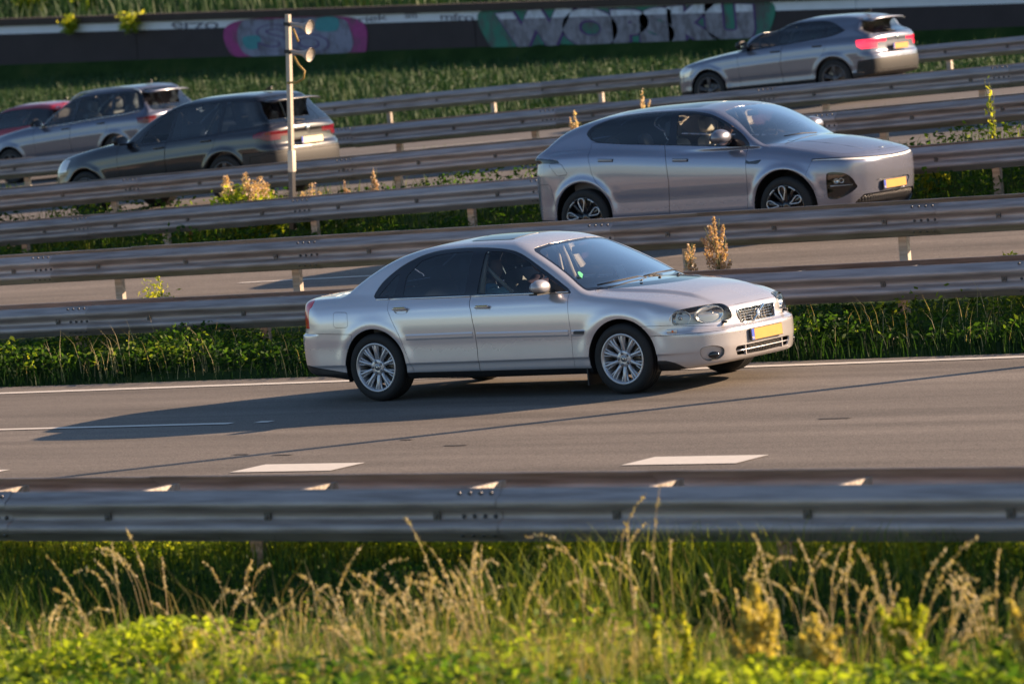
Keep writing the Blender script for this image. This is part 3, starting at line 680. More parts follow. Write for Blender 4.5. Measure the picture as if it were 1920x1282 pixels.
# pole with two horn loudspeakers in the far median
pl = thing('loudspeaker_pole', 'slim pale pole with two horn loudspeakers beside the dark SUV', 'pole', (-13.18, 14.4, 1.60), (0, 0, 0))
pl.rotation_euler = (0, .094, 0)
b = MB(); b.box((0, 0, 1.07), (.062, .062, 2.12)); b.build('mast', simple('pale_painted_steel', (.46, .40, .33), .6, noise=.2, nscale=5), pl)
b = MB(); b.box((.005, 0, .10), (.085, .085, .30)); b.build('mast_foot', simple('pale_steel_sleeve', (.66, .60, .50), .6), pl, bevel=.01)
hornm = simple('horn_plastic', (.30, .27, .25), .5, noise=.15)
b = MB(); b.box((.0, 0, -.45), (.07, .07, .80)); b.build('mast_socket', M['rim_grey'], pl)  # galvanised lower post; its shade is put into the dark grey
for z in (2.0, 1.62):
    b = MB(); b.lathe([(.05, 0), (.055, .20), (.075, .27), (.12, .35), (.185, .42), (.19, .435), (.17, .43), (.10, .34), (.04, .26), (0, .25)], 24, R=Ry(PI/2+.16)); h_ = b.build('horn', hornm, pl); h_.location = (.05, 0, z); h_.scale = (.75, .52, .52)
    b = MB(); b.lathe([(.0, .44), (.17, .43), (.185, .44), (.19, .45)], 20, R=Ry(PI/2+.16)); b.build('horn_rim', M['galv_post'], h_)
    b = MB(); b.box((0, 0, 0), (.10, .09, .05)); q = b.build('clamp', M['black_plastic'], pl); q.location = (0, 0, z)
    b = MB(); b.tube([(.10, -.03, z-.05), (.20, -.04, z-.18), (.30, -.04, z-.26), (.28, -.04, z-.36), (.16, -.04, z-.42), (.0, -.05, z-.43)] if z < 1.8 else [(.10, -.03, z-.05), (.16, -.04, z-.15), (.20, -.04, z-.24)], .016, 6); b.build('cable', simple('yellow_cable', (.35, .22, .05), .6), pl)

# ------------------------------------------------------------------ graffiti wall
WY = 62.0; WTOP = lambda x: 4.61-.0497*(x+62.1)
wl_ = thing('retaining_wall', 'long dark wall with a white band and graffiti above the grass bank', 'wall', (-45, WY, WTOP(-45)))
def wbox(name, xa, xb, z0, z1, y0, y1, mat, par, label=None):
    V = []
    for x in (xa, xb):
        for y in (y0, y1):
            for z in (z0, z1): V.append((x+45, y-WY, WTOP(x)+z-WTOP(-45)))
    b = MB(); b.add(V, [(0, 1, 3, 2), (4, 6, 7, 5), (0, 4, 5, 1), (2, 3, 7, 6), (0, 2, 6, 4), (1, 5, 7, 3)]); return b.build(name, mat, par)
m_pan = simple('dark_wall_panel', (.040, .028, .032), .8, noise=.35, nscale=1.4, bump=.2, bscale=12); m_band = simple('white_wall_band', (.74, .74, .82), .75, noise=.10, nscale=2.5)
m_cop = simple('brown_coping', (.055, .036, .030), .8, noise=.3, nscale=2)
for i in range(-9, 10):
    xa = -45+i*6.0; wbox('wall_panel', xa+.012, xa+5.988, -3.2, -.455, WY, WY+.30, m_pan, wl_); wbox('white_band', xa+.008, xa+5.992, -.452, -.215, WY-.012, WY+.29, m_band, wl_); wbox('coping', xa+.006, xa+5.994, -.212, 0, WY-.10, WY+.40, m_cop, wl_)
# graffiti
def worn(m, amount=.5, scale=2.2):
    nt = m.node_tree; b = nt.nodes['Principled BSDF']; src = b.inputs['Base Color'].links[0].from_socket; tc = nt.nodes.new('ShaderNodeTexCoord'); mp = nt.nodes.new('ShaderNodeMapping'); mp.inputs['Scale'].default_value = (1, 1, .5)
    n = nt.nodes.new('ShaderNodeTexNoise'); n.inputs['Scale'].default_value = scale; n.inputs['Detail'].default_value = 9; n.inputs['Roughness'].default_value = .7; nt.links.new(tc.outputs['Object'], mp.inputs[0]); nt.links.new(mp.outputs[0], n.inputs[0])
    mr = nt.nodes.new('ShaderNodeMapRange'); mr.inputs[1].default_value = .46; mr.inputs[2].default_value = .62; mr.inputs[3].default_value = 0; mr.inputs[4].default_value = amount; nt.links.new(n.outputs['Fac'], mr.inputs[0])
    mx = nt.nodes.new('ShaderNodeMix'); mx.data_type = 'RGBA'; nt.links.new(mr.outputs[0], mx.inputs[0]); nt.links.new(src, mx.inputs[6]); mx.inputs[7].default_value = (.09, .075, .085, 1); nt.links.new(mx.outputs[2], b.inputs['Base Color'])
def gtext(body, xa, xb, zt, h, mat, off, dy, name='lettering', shear=0):
    cu = bpy.data.curves.new(name, 'FONT'); cu.body = body; cu.size = 1; cu.offset = off; cu.extrude = .002; cu.space_character = .93
    o = bpy.data.objects.new(name, cu); C.objects.link(o); dg = bpy.context.evaluated_depsgraph_get(); me = bpy.data.meshes.new_from_object(o.evaluated_get(dg)); bpy.data.objects.remove(o)
    co = np.empty(len(me.vertices)*3, np.float32); me.vertices.foreach_get('co', co); co = co.reshape(-1, 3); lo = co.min(0); hi = co.max(0)
    u = (co-lo)/np.maximum(hi-lo, 1e-6); x = xa+(xb-xa)*u[:, 0]; z = np.array([WTOP(q) for q in x])+zt-h*(1-u[:, 1])+.05*np.sin(x*1.3)
    out = np.stack([x+45, np.full(len(x), dy)+(u[:, 2]-.5)*.004, z-WTOP(-45)], 1).astype(np.float32); me.vertices.foreach_set('co', out.ravel()); me.materials.clear(); me.materials.append(mat); me.update()
    o = bpy.data.objects.new(name, me); C.objects.link(o); o.parent = wl_; return o
g_green = simple('graffiti_green', (.035, .20, .14), .7, noise=.4, nscale=1.5); g_pur = simple('graffiti_purple', (.09, .04, .16), .7, noise=.2); g_white = simple('graffiti_white', (.66, .66, .76), .7, noise=.25, nscale=3)
g_grey = simple('graffiti_grey', (.27, .25, .30), .8, noise=.5, nscale=4); g_pink = simple('graffiti_pink', (.34, .04, .20), .7, noise=.3); g_cyan = simple('graffiti_cyan', (.06, .26, .30), .7, noise=.2); g_lav = simple('graffiti_lavender', (.24, .24, .34), .7, noise=.3, nscale=3)
worn(g_green, .95, 1.6); worn(g_pink, .8, 1.8); worn(g_grey, .75, 4); worn(g_lav, .8, 2.5); worn(g_white, .4, 5)
def blob(pts, mat, dy, name='graffiti_patch'):
    c = curve(pts, 6); V = [(x+45, dy, WTOP(x)+z-WTOP(-45)) for x, z in c]; b = MB(); b.add(V+[(x, y+.003, z) for x, y, z in V], [tuple(range(len(V))), tuple(range(len(V), 2*len(V)))[::-1]]+[(i, (i+1) % len(V), len(V)+(i+1) % len(V), len(V)+i) for i in range(len(V))]); return b.build(name, mat, wl_)
gx0, gx1 = -44.6, -36.0
blob([(gx0-.2, -.25), (gx0+1, -.22), (gx0+4, -.23), (gx1-1, -.22), (gx1+.5, -.24), (gx1+.4, -.9), (gx1+.0, -1.25), (gx1-2, -1.1), (gx0+5, -1.3), (gx0+2, -1.15), (gx0+.4, -1.3), (gx0-.1, -.9)], g_green, -.020)
gtext('WOPSKU', gx0+.30, gx1-.02, -.225, 1.08, g_pur, .12, -.026)
def clipped(o, lo, hi):
    """keep the part of a wall drawing between two lines parallel to the wall top"""
    bm = bmesh.new(); bm.from_mesh(o.data)
    for off, sgn in ((lo, -1), (hi, 1)):
        if off is None: continue
        n = Vector((.0497, 0, 1)).normalized()*sgn; bmesh.ops.bisect_plane(bm, geom=bm.verts[:]+bm.edges[:]+bm.faces[:], plane_co=(0, 0, off), plane_no=n, clear_outer=True)
    bm.to_mesh(o.data); bm.free(); return o
clipped(gtext('WOPSKU', gx0+.36, gx1-.08, -.25, 1.02, g_grey, .085, -.032), None, -.455)
clipped(gtext('WOPSKU', gx0+.36, gx1-.08, -.25, 1.02, g_white, .085, -.034), -.453, None)
px0, px1 = -53.35, -49.1
blob([(px0-.3, -.45), (px0+.5, -.24), (px0+2, -.22), (px1-.4, -.24), (px1+.35, -.45), (px1+.4, -1.0), (px1, -1.35), (px0+2, -1.45), (px0+.1, -1.3), (px0-.35, -.95)], g_pink, -.020)
blob([(px0+.35, -.28), (px0+1.2, -.26), (px1-.6, -.27), (px1-.15, -.6), (px1-.3, -1.25), (px0+2, -1.40), (px0+.45, -1.25), (px0+.1, -.8)], g_lav, -.026)
blob([(px1-1.2, -.27), (px1-.55, -.27), (px1-.6, -.62), (px1-1.3, -.60)], g_cyan, -.031); blob([(px0+.3, -.75), (px0+.9, -.72), (px0+.8, -1.05), (px0+.4, -1.05)], g_cyan, -.031)
gtext('So', px0+.8, px1-.9, -.45, .75, g_pur, .03, -.033); gtext('So', px0+.85, px1-.95, -.47, .72, g_lav, .008, -.037)
m_tag = simple('black_spray', (.16, .15, .20), .8)
gtext('erzo', -55.6, -53.9, -.24, .19, m_tag, .0, -.030); gtext('riek', -48.9, -47.9, -.23, .17, m_tag, .0, -.030); gtext('sm', -47.3, -46.9, -.26, .14, m_tag, 0, -.030); gtext('mfro', -46.1, -45.0, -.24, .19, m_tag, .0, -.030)
# ------------------------------------------------------------------ shared car pieces
def make_wheel(name, parent, r, w, rimr, style, loc, side, mats=('rim', 'rubber')):
    """wheel with its axle along local Y; side = -1 for the right of the car"""
    root = bpy.data.objects.new(name, None); C.objects.link(root); root.parent = parent; root.location = loc
    R = Matrix(((1, 0, 0), (0, 0, 1), (0, 1, 0))) if side > 0 else Matrix(((1, 0, 0), (0, 0, -1), (0, 1, 0)))  # local z -> outward
    t = MB(); hw = w/2
    prof = [(rimr-.012, -hw+.02), (rimr+.005, -hw+.004), (rimr+.03, -hw), (r-.035, -hw+.002), (r-.012, -hw+.014), (r-.002, -hw+.035)]
    g = 0.007
    for k in (-.055, -.02, .02, .055):
        kk = k*w/.225
        prof += [(r, kk-.006), (r-g, kk-.004), (r-g, kk+.004), (r, kk+.006)]
    prof += [(r-.002, hw-.035), (r-.012, hw-.014), (r-.035, hw-.002), (r-.045, hw+.001), (rimr+.03, hw), (rimr+.005, hw-.004), (rimr-.012, hw-.02)]
    t.lathe(prof, 64, R=R); t.build('tyre', M['rubber'], root)
    m = MB(); hw2 = hw-.004
    m.lathe([(rimr-.005, -hw2), (rimr-.03, -hw2+.02), (rimr-.035, 0), (rimr-.03, hw2-.03), (rimr-.022, hw2-.012), (rimr-.014, hw2+.002), (rimr-.002, hw2+.004), (rimr+.004, hw2-.002), (rimr-.002, hw2-.02)], 64, R=R)
    rim = m.build('rim', {'multi': M['rim'], 'petal': M['black_gloss']}.get(style, M['rim_grey']), root)
    b = MB(); b.lathe([(.05, .0), (.15, .0), (.155, -.01), (.15, -.02), (.05, -.02)], 32, R=R); b.lathe([(0, .01), (.07, .01), (.075, -.02)], 20, R=R)
    b.box(R @ Vector((.10, .06, 0)), R @ Vector((.09, .12, .07))).build('brake_disc', M['brake'], rim)
    s = MB()
    def spoke(m_, a, w0, w1, z0, z1, r0=.05, r1=None, th=.018, skew=0.0):
        r1 = r1 or rimr-.02; ca, sa = math.cos(a), math.sin(a); n = 5; P = []
        for i in range(n):
            u = i/(n-1); rr = r0+(r1-r0)*u; z = z0+(z1-z0)*u+.010*math.sin(PI*u); hwid = (w0+(w1-w0)*u)/2; off = skew*u
            for (yy, zz) in ((-hwid, -th), (-hwid*.75, 0), (hwid*.75, 0), (hwid, -th)):
                x_, y_ = rr, yy+off; P.append(R @ Vector((x_*ca-y_*sa, x_*sa+y_*ca, z+zz)))
        F = [(i*4+k, i*4+k+1, (i+1)*4+k+1, (i+1)*4+k) for i in range(n-1) for k in range(3)]
        m_.add(P, F, True)
    if style == 'multi':
        zc = hw-.035; zr = hw-.012
        for i in range(10):
            a = PI/2+2*PI*i/10
            spoke(s, a, .040, .024, zc, zr, r0=.062)
            spoke(s, a+.075, .012, .014, zc-.014, zr-.006, r0=.10, skew=.018); spoke(s, a-.075, .012, .014, zc-.014, zr-.006, r0=.10, skew=-.018)
        s.lathe([(.078, zc-.02), (.076, zc+.002), (.066, zc+.008), (.04, zc+.004), (.0, zc+.004)], 24, R=R)
        s.build('spokes', M['rim'], rim)
        c = MB(); c.lathe([(.030, zc), (.030, zc+.012), (.024, zc+.017), (0, zc+.018)], 16, R=R); c.build('hub_cap', M['satin'], rim)
        e = MB(); e.lathe([(.012, zc+.019), (.017, zc+.022), (.020, zc+.019)], 14, R=R); e.build('badge', M['rim_dark'], rim)
        for i in range(5):
            a = PI/2+.3+2*PI*i/5; q = R @ Vector((.054*math.cos(a), .054*math.sin(a), zc+.008))
            nb = MB(); nb.lathe([(.014, -.006), (.013, .003), (.0095, .003), (.0095, .010), (0, .012)], 10, c=q, R=R); nb.build('wheel_nut', M['nut'], rim)
    elif style == 'petal':
        zc = hw-.03; zr = hw-.008
        for i in range(5):
            a = PI/2+.12+2*PI*i/5
            spoke(s, a, .07, .105, zc, zr, r0=.04); spoke(s, a+PI/5, .035, .05, zc-.02, zr-.012, r0=.05)
        s.lathe([(.07, zc-.02), (.068, zc+.004), (.03, zc+.008), (0, zc+.008)], 24, R=R); s.build('spokes', M['black_gloss'], rim)
        for i in range(5):
            a = PI/2+.12+2*PI*i/5; ca, sa = math.cos(a), math.sin(a)
            pts = [(.085, 0), (.13, .018), (.175, .036), (.205, .043), (rimr-.028, .036), (rimr-.014, .018), (rimr-.012, 0)]
            pts = pts+[(x_, -y_) for x_, y_ in pts[::-1][1:]]
            c = curve([q for q in pts[:-1]], 3)
            tb = MB(); P = [R @ Vector((x_*ca-y_*sa, x_*sa+y_*ca, zr+.010)) for x_, y_ in c]; P.append(P[0]); P.append(P[1])
            tb.tube(P, .0085, 6, cap=False); tb.build('petal_trim', M['chrome'] if 0 else M['satin'], rim)
            b0 = a+PI/5-.20; P = [R @ Vector(((rimr-.014)*math.cos(b0+.4*u), (rimr-.014)*math.sin(b0+.4*u), zr+.010)) for u in np.linspace(0, 1, 8)]
            tb = MB(); tb.tube(P, .011, 6); tb.build('rim_inlay', M['satin'], rim)
    else:
        zc = hw-.04; zr = hw-.01
        for i in range(5):
            a = PI/2+2*PI*i/5
            spoke(s, a-.1, .035, .03, zc, zr, r0=.05); spoke(s, a+.1, .035, .03, zc, zr, r0=.05)
        s.lathe([(.07, zc-.02), (.066, zc+.006), (0, zc+.008)], 20, R=R); s.build('spokes', M['rim_grey'], rim)
    root.rotation_euler = (0, 0, 0)
    return root
def seat(parent, x, y, z, mat, lean=0.28, s=1.0):
    o = MB()
    o.box((0, 0, 0), (.50, .48, .14)); a = o.build('seat', mat, parent, bevel=.05); a.location = (x, y, z); a.rotation_euler = (0, -.12, 0)
    b = MB(); b.prism(rpoly([(-.25, 0), (.25, 0), (.22, .58*s), (-.22, .58*s)], .10), (0, 0, 0), .13, R=Matrix(((0, 0, 1), (1, 0, 0), (0, 1, 0))))
    bb = b.build('seat_back', mat, parent, bevel=.04); bb.location = (x-.22, y, z+.03); bb.rotation_euler = (0, -lean, 0)
    h = MB(); h.prism(rpoly([(-.13, 0), (.13, 0), (.10, .19), (-.10, .19)], .07), (0, 0, 0), .10, R=Matrix(((0, 0, 1), (1, 0, 0), (0, 1, 0))))
    hh = h.build('headrest', mat, bb, bevel=.035); hh.location = (.01, 0, .62*s); hh.rotation_euler = (0, .1, 0)
    p = MB(); p.tube([(0, -.05, .54*s), (0.005, -.05, .66*s)], .007, 6); p.tube([(0, .05, .54*s), (0.005, .05, .66*s)], .007, 6); p.build('headrest_post', M['chrome'], bb)
def interior(parent, xf, xr, hw, zb, zfl, seatmat, drv=0.37, rear=True, xs=1.25, zsw=0.0):
    """floor tub, dashboard, steering wheel, seats.  xf dashboard x, zb belt height"""
    f = MB(); f.box(((xf+xr)/2, 0, zfl), (xf-xr, hw*2, .04)); f.box((xr, 0, (zb+zfl)/2-.1), (.05, hw*2-.06, zb-zfl+.04)); f.build('cabin_floor', M['interior'], parent)
    for sgn in (-1, 1):
        d = MB(); d.box(((xf+xr)/2, sgn*(hw-.01), (zb-.06+zfl)/2), (xf-xr, .05, zb-zfl-.10)); d.build('door_trim', M['interior'], parent)
    d = MB(); R = Matrix(((1, 0, 0), (0, 0, 1), (0, 1, 0)))
    d.prism([(-.25, -.35), (.08, -.35), (.16, -.02), (.0, .06), (-.16, .085), (-.28, .03)][::-1], (xf, 0, zb-.09), hw*2-.04, R=R); d.build('dashboard', M['interior'], parent, bevel=.02)
    sw = MB(); P = [Vector((0, .185*math.cos(t), .185*math.sin(t))) for t in np.linspace(0, 2*PI, 33)]
    sw.tube(P+[P[1]], .016, 8, cap=False); sw.box((0, 0, 0), (.03, .34, .045)); sw.box((0, 0, -.06), (.05, .10, .15)); sw.tube([(0, 0, 0), (.35, 0, 0)], .03, 8)
    w = sw.build('steering_wheel', M['interior'], parent); w.location = (xf-.36, drv, zb-.06+zsw); w.rotation_euler = (0, -.42+.8, 0); w.rotation_euler = (0, .38, 0)
    for y in (-drv, drv): seat(parent, xs, y, zfl+.22, seatmat)
    if rear:
        r = MB(); r.box((0, 0, 0), (.5, hw*1.75, .16)); a = r.build('rear_bench', seatmat, parent, bevel=.05); a.location = (xs-.90, 0, zfl+.22)
        r = MB(); r.prism(rpoly([(-hw*.87, 0), (hw*.87, 0), (hw*.75, .50), (-hw*.75, .50)], .08), (0, 0, 0), .14, R=Matrix(((0, 0, 1), (1, 0, 0), (0, 1, 0))))
        a = r.build('rear_seat_back', seatmat, parent, bevel=.04); a.location = (xs-1.12, 0, zfl+.24); a.rotation_euler = (0, -.35, 0)
        for y in (-.36, .36):
            h = MB(); h.prism(rpoly([(-.12, 0), (.12, 0), (.09, .16), (-.09, .16)], .06), (0, 0, 0), .09, R=Matrix(((0, 0, 1), (1, 0, 0), (0, 1, 0))))
            hh = h.build('headrest', seatmat, a, bevel=.03); hh.location = (0.0, y, .51)
def number_plate(parent, c, nrm_yaw, w=.52, h=.11, tilt=0.0, name='number_plate', mat='plate_y'):
    """Dutch plate: yellow with a blue country strip; c centre, facing +x rotated by nrm_yaw"""
    r = bpy.data.objects.new(name, None); C.objects.link(r); r.parent = parent; r.location = c; r.rotation_euler = (0, tilt, nrm_yaw)
    b = MB(); b.prism(rpoly([(-w/2, -h/2), (w/2, -h/2), (w/2, h/2), (-w/2, h/2)], .012), (0, 0, 0), .012, R=Matrix(((0, 0, 1), (1, 0, 0), (0, 1, 0))))
    b.build('plate_holder', M['black_plastic'], r, )
    y = MB(); y.box((.0085, .022, 0), (.004, w-.062, h-.014)); y.build('plate_face', M[mat], r)
    s = MB(); s.box((.0085, -w/2+.029, 0), (.0042, .040, h-.014)); bs = s.build('country_strip', M['plate_b'], r)
    for i in range(8):
        a = 2*PI*i/8
    text_mesh('lettering', 'NL', .034, M['white'], r, (.0112, -w/2+.029, -h/2+.014), (PI/2, 0, PI/2))
    return r
def offset_shell(name, mesh, mat, parent, d):
    V, T, N = mesh; return mesh_np(name, V-N*d, T, mat, parent, N=N)
def person(label, loc, yaw, shirt, hair, lean=0.25, arms=None, group=None, hairlong=False):
    """seated figure, one skinned body; local frame: x forward, z up, origin at the hip point"""
    root = thing('person', label, 'person', loc, (0, 0, yaw), group)
    V = [(0, 0, 0), (-.03, 0, .18), (-.06, 0, .36), (-.08, 0, .47), (-.075, 0, .53), (-.055, 0, .60), (-.05, 0, .70)]
    Rr = [(.16, .13), (.155, .115), (.17, .115), (.10, .08), (.055, .055), (.06, .06), (.085, .075)]
    E = [(0, 1), (1, 2), (2, 3), (3, 4)]
    V = V[:5]; Rr = Rr[:5]
    for sgn in (-1, 1):
        b = len(V); V += [(-.06, sgn*.17, .42), (-.02, sgn*.23, .24), (.14, sgn*.20, .12), (.33, sgn*.14, .22), (.38, sgn*.13, .25)]
        Rr += [(.065, .065), (.05, .05), (.042, .042), (.030, .030), (.028, .02)]
        E += [(2, b), (b, b+1), (b+1, b+2), (b+2, b+3), (b+3, b+4)]
        b = len(V); V += [(.10, sgn*.10, -.02), (.48, sgn*.13, .10), (.66, sgn*.13, -.30)]
        Rr += [(.10, .10), (.07, .07), (.045, .045)]; E += [(0, b), (b, b+1), (b+1, b+2)]
    me = bpy.data.meshes.new('body'); me.from_pydata(V, E, []); o = bpy.data.objects.new('body', me); C.objects.link(o); o.parent = root
    m = o.modifiers.new('skin', 'SKIN'); m.use_smooth_shade = True
    for i, sv in enumerate(me.skin_vertices[0].data): sv.radius = Rr[i]; sv.use_root = i == 0
    o.modifiers.new('s', 'SUBSURF').render_levels = 2; o.modifiers['s'].levels = 2; me.materials.append(shirt)
    # head with face
    n, k = 24, 18; P = []; hx = -.035; hz = .655
    for i in range(k+1):
        th = PI*i/k; z = math.cos(th)
        for j in range(n):
            ph = 2*PI*j/n; cx, cy = math.cos(ph), math.sin(ph); r = math.sin(th)
            x = .098*r*cx; y = .076*r*cy; zz = .118*z
            if z < -.2: x *= 1+.10*(z+.2); y *= 1+.45*(z+.2)
            if cx > .85 and r > .5:
                x += .020*math.exp(-((z+.12)/.16)**2)*math.exp(-(cy/.18)**2)          # nose
                x -= .007*math.exp(-((z-.12)/.10)**2)*math.exp(-((abs(cy)-.30)/.14)**2)  # eye sockets
                x += .004*math.exp(-((z+.48)/.06)**2)*math.exp(-(cy/.25)**2)            # lips
            P.append((hx+x, y, hz+zz))
    F = [(i*n+j, i*n+(j+1) % n, (i+1)*n+(j+1) % n, (i+1)*n+j) for i in range(k) for j in range(n)]
    hd = MB(); hd.add(P, F, True)
    for sgn in (-1, 1): hd.lathe([(0, .0), (.028, .004), (.030, .012), (.015, .018)], 10, c=(hx-.005, sgn*.070, hz-.01), R=Rx(-sgn*PI/2))
    hd.build('head', M['skin'], root)
    H = MB(); P2 = []
    for i in range(12):
        th = PI*.62*i/11
        for j in range(n):
            ph = 2*PI*j/n; cx, cy = math.cos(ph), math.sin(ph); lim = 1.0 if cx < .35 else .45+.0*cx
            t = th*(lim if not hairlong or cx > .35 else 1.25)
            P2.append((hx-.006+.108*math.sin(t)*cx, .086*math.sin(t)*cy, hz+.008+.125*math.cos(t)))
    H.add(P2, [(i*n+j, i*n+(j+1) % n, (i+1)*n+(j+1) % n, (i+1)*n+j) for i in range(11) for j in range(n)], True)
    H.build('hair', hair, root)
    return root
def topz(S, x, y):
    z = np.linspace(1.9, .5, 700); f = S.f(np.full(700, float(x)), np.full(700, float(y)), z); i = int(np.argmax(f < 0)); return float(z[i])
def cutall(rest, cuts):
    """cuts: list of (name, sdf) -> dict of meshes and what is left"""
    out = {}
    for nm, sd in cuts:
        a, rest = split(rest, sd(rest[0])); out[nm] = a
    return out, rest
def nz_gt(v):
    return v

# ------------------------------------------------------------------ the silver saloon
def build_saloon():
    S = CarShape(SPEC['saloon']); pm = M['silver']
    root = thing('saloon_car', 'silver four door saloon with slanted badge grille driving on the near lane', 'car', (0, 0, 0))
    rest = S.mesh(0.0115)
    WB = 2.79
    for xa, r in ((0.01, .362), (WB+.01, .362)):
        _, rest = split(rest, Side(arch_poly(xa, .318, r, .05, lean=.015), ymin=.52)(rest[0]))
    DLO = [(0.03, .952), (-.005, .972), (0.004, 1.01), (.075, 1.108), (.232, 1.222), (.40, 1.300), (.532, 1.338), (.673, 1.357), (.862, 1.363), (1.03, 1.362),
           (1.23, 1.352), (1.424, 1.332), (1.56, 1.303), (1.70, 1.249), (1.923, 1.135), (2.073, 1.053), (2.235, .958), (2.255, .93)]
    dlo = np.array(curve(DLO[1:-1], 5, closed=False).tolist()+[(2.262, .925), (1.16, .943), (0.03, .950)])
    win, rest = split(rest, Side(dlo, .45)(rest[0]))
    gl, win = cutall(win, [
        ('rear_door_window', Side(rpoly([(.345, .966), (.335, 1.14), (.47, 1.272), (.62, 1.312), (.80, 1.328), (1.045, 1.330), (1.065, .958)], .03), .4)),
        ('quarter_window', Side(rpoly([(.045, .974), (.21, 1.155), (.255, 1.165), (.235, .972)], .02), .4)),
        ('front_door_window', Side(rpoly([(1.205, .955), (1.19, 1.328), (1.42, 1.312), (1.56, 1.276), (1.72, 1.212), (1.99, 1.062), (1.985, .950)], .025), .4)),
        ('sail_trim', Side(rpoly([(1.99, .948), (1.998, 1.058), (2.21, .945)], .008), .4))])
    for w_ in lr(win): panel('window_surround', w_, M['black_gloss'], root, gap=.001, depth=.012, push=-.002)
    for k, m_ in (('rear_door_window', 'glass_dark'), ('quarter_window', 'glass_dark'), ('front_door_window', 'glass_side'), ('sail_trim', None)):
        for w_ in lr(gl[k]): panel(k, w_, M[m_] if m_ else M['black_plastic'], root, gap=.0, depth=0, push=-.005)
    # windscreen and rear window
    wsP = rpoly([(-.1, 1.352), (.3, 1.347), (.52, 1.328), (.585, 1.30), (.75, .99), (.765, .93), (-.1, .93)], .02)
    ws, rest = split(rest, np.maximum(Front(wsP, xmin=1.4)(rest[0]), -(np.abs(rest[0][:, 1])+.0)-1))
    blP = rpoly([(-.1, 1.345), (.3, 1.335), (.46, 1.30), (.56, 1.05), (.565, 1.04), (-.1, 1.03)], .03)
    bl, rest = split(rest, Front(blP, xmax=.6)(rest[0]))
    inner = Front(rpoly([(-.2, 1.335), (.3, 1.330), (.50, 1.311), (.562, 1.288), (.722, .995), (.735, .955), (-.2, .955)], .03), xmin=1.4)
    wg, wfr = split(ws, inner(ws[0]))
    panel('windscreen', wg, M['glass_wind'], root, gap=0, depth=0, push=-.003); panel('windscreen_surround', wfr, M['black_gloss'], root, gap=.001, depth=.01, push=-.003)
    panel('rear_window', bl, M['glass_dark'], root, gap=.002, depth=.012, push=-.004)
    # lamps
    HL = curve([(2.183, .607), (2.186, .69), (2.235, .722), (2.375, .738), (2.52, .742), (2.635, .735), (2.70, .690), (2.715, .635), (2.70, .600), (2.60, .588), (2.40, .592), (2.25, .600)], 5)
    c_, rest = cutall(rest, [('headlight', Obl(HL, cond=lambda V: 3.2-V[:, 0]))])
    for side_, h_ in zip((-1, 1), lr(c_['headlight'])):
        hp = panel('headlight', h_, M['glass_lamp'], root, gap=.001, depth=.004, push=-.001)
        V, T, N = h_; bz = boundary(T)
        offset_shell('lamp_housing', h_, M['lamp_grey'], hp, .055)
        u, inv = np.unique(bz, return_inverse=True); inv = inv.reshape(-1, 2); k = len(u)
        rimV = np.concatenate([V[u], V[u]-N[u]*.055]); mesh_np('lamp_bezel', rimV, np.concatenate([np.stack([inv[:, 1], inv[:, 0], inv[:, 0]+k], 1), np.stack([inv[:, 1], inv[:, 0]+k, inv[:, 1]+k], 1)]), M['rim_dark'], hp, smooth=False)
        for (cx, cy, cz, rr, yw, wd) in ((3.378, .775, .650, .064, .78, 1.45), (3.548, .575, .660, .074, .38, 2.05)):
            q = MB(); q.lathe([(0, -.030), (rr*.3, -.028), (rr*.7, -.014), (rr*.95, .010), (rr, .016), (rr+.004, .014)], 28, R=Ry(PI/2))
            o = q.build('reflector', M['chrome'], hp); o.location = (cx-.012, side_*cy, cz); o.rotation_euler = (0, 0, side_*yw); o.scale = (1, wd, .98)
            q = MB(); q.lathe([(0, .014), (rr*.24, .008), (rr*.30, -.016)], 16, R=Ry(PI/2)); o2 = q.build('bulb', M['satin'], hp); o2.location = (cx-.010, side_*(cy-(.0 if wd < 1.5 else .055)), cz); o2.rotation_euler = (0, 0, side_*yw)
    tl = np.array([(-1.3, .965), (-.80, .962), (-.755, .948), (-.758, .905), (-.792, .880), (-.80, .78), (-.79, .70), (-1.3, .685)])
    c2, rest = cutall(rest, [('tail_light', Side(tl, ymin=.55))])
    for h_ in lr(c2['tail_light']): panel('tail_light', h_, M['red_lens'], root, gap=.001, depth=.01)
    # grille and openings of the front bumper
    gP = rpoly([(-.1, .668), (.30, .661), (.315, .650), (.285, .560), (.26, .546), (-.1, .548)], .012)
    iP = rpoly([(-.1, .352), (.42, .350), (.445, .335), (.415, .270), (-.1, .262)], .015)
    fogP = curve([(2.40, .362), (2.47, .386), (2.54, .384), (2.61, .352), (2.605, .295), (2.55, .262), (2.47, .258), (2.415, .29)], 4)
    c3, rest = cutall(rest, [('g', Front(gP, xmin=3.4)), ('i', Front(iP, xmin=3.4)), ('f', Obl(fogP, cond=lambda V: 3.3-V[:, 0]))])
    gt = panel('grille', c3['g'], M['black_plastic'], root, gap=0, depth=0, push=-.05)
    def fx(y, z, dx=0.0): # front surface x at (y,z)
        return float(S.g['PF'](z)-S.g['pfd'](abs(y)))+dx
    # egg-crate: vertical and horizontal chrome bars following the face
    for j in range(11):
        y = -.275+j*.55/10
        zt, zb_ = .662, .552
        b = MB(); b.box((fx(y, (zt+zb_)/2, -.012), y, (zt+zb_)/2), (.012, .0036, zt-zb_), R=Ry(-.14)); b.build('grille_bar', M['chrome'], gt)
    for j in range(4):
        z = .572+j*.0240; b = MB(); P = []
        lim = .27+.03*(z-.55)/.11
        b.tube([(fx(y, z, -.003), y, z) for y in np.linspace(-lim, lim, 13)], .0027, 5); b.build('grille_bar', M['chrome'], gt)
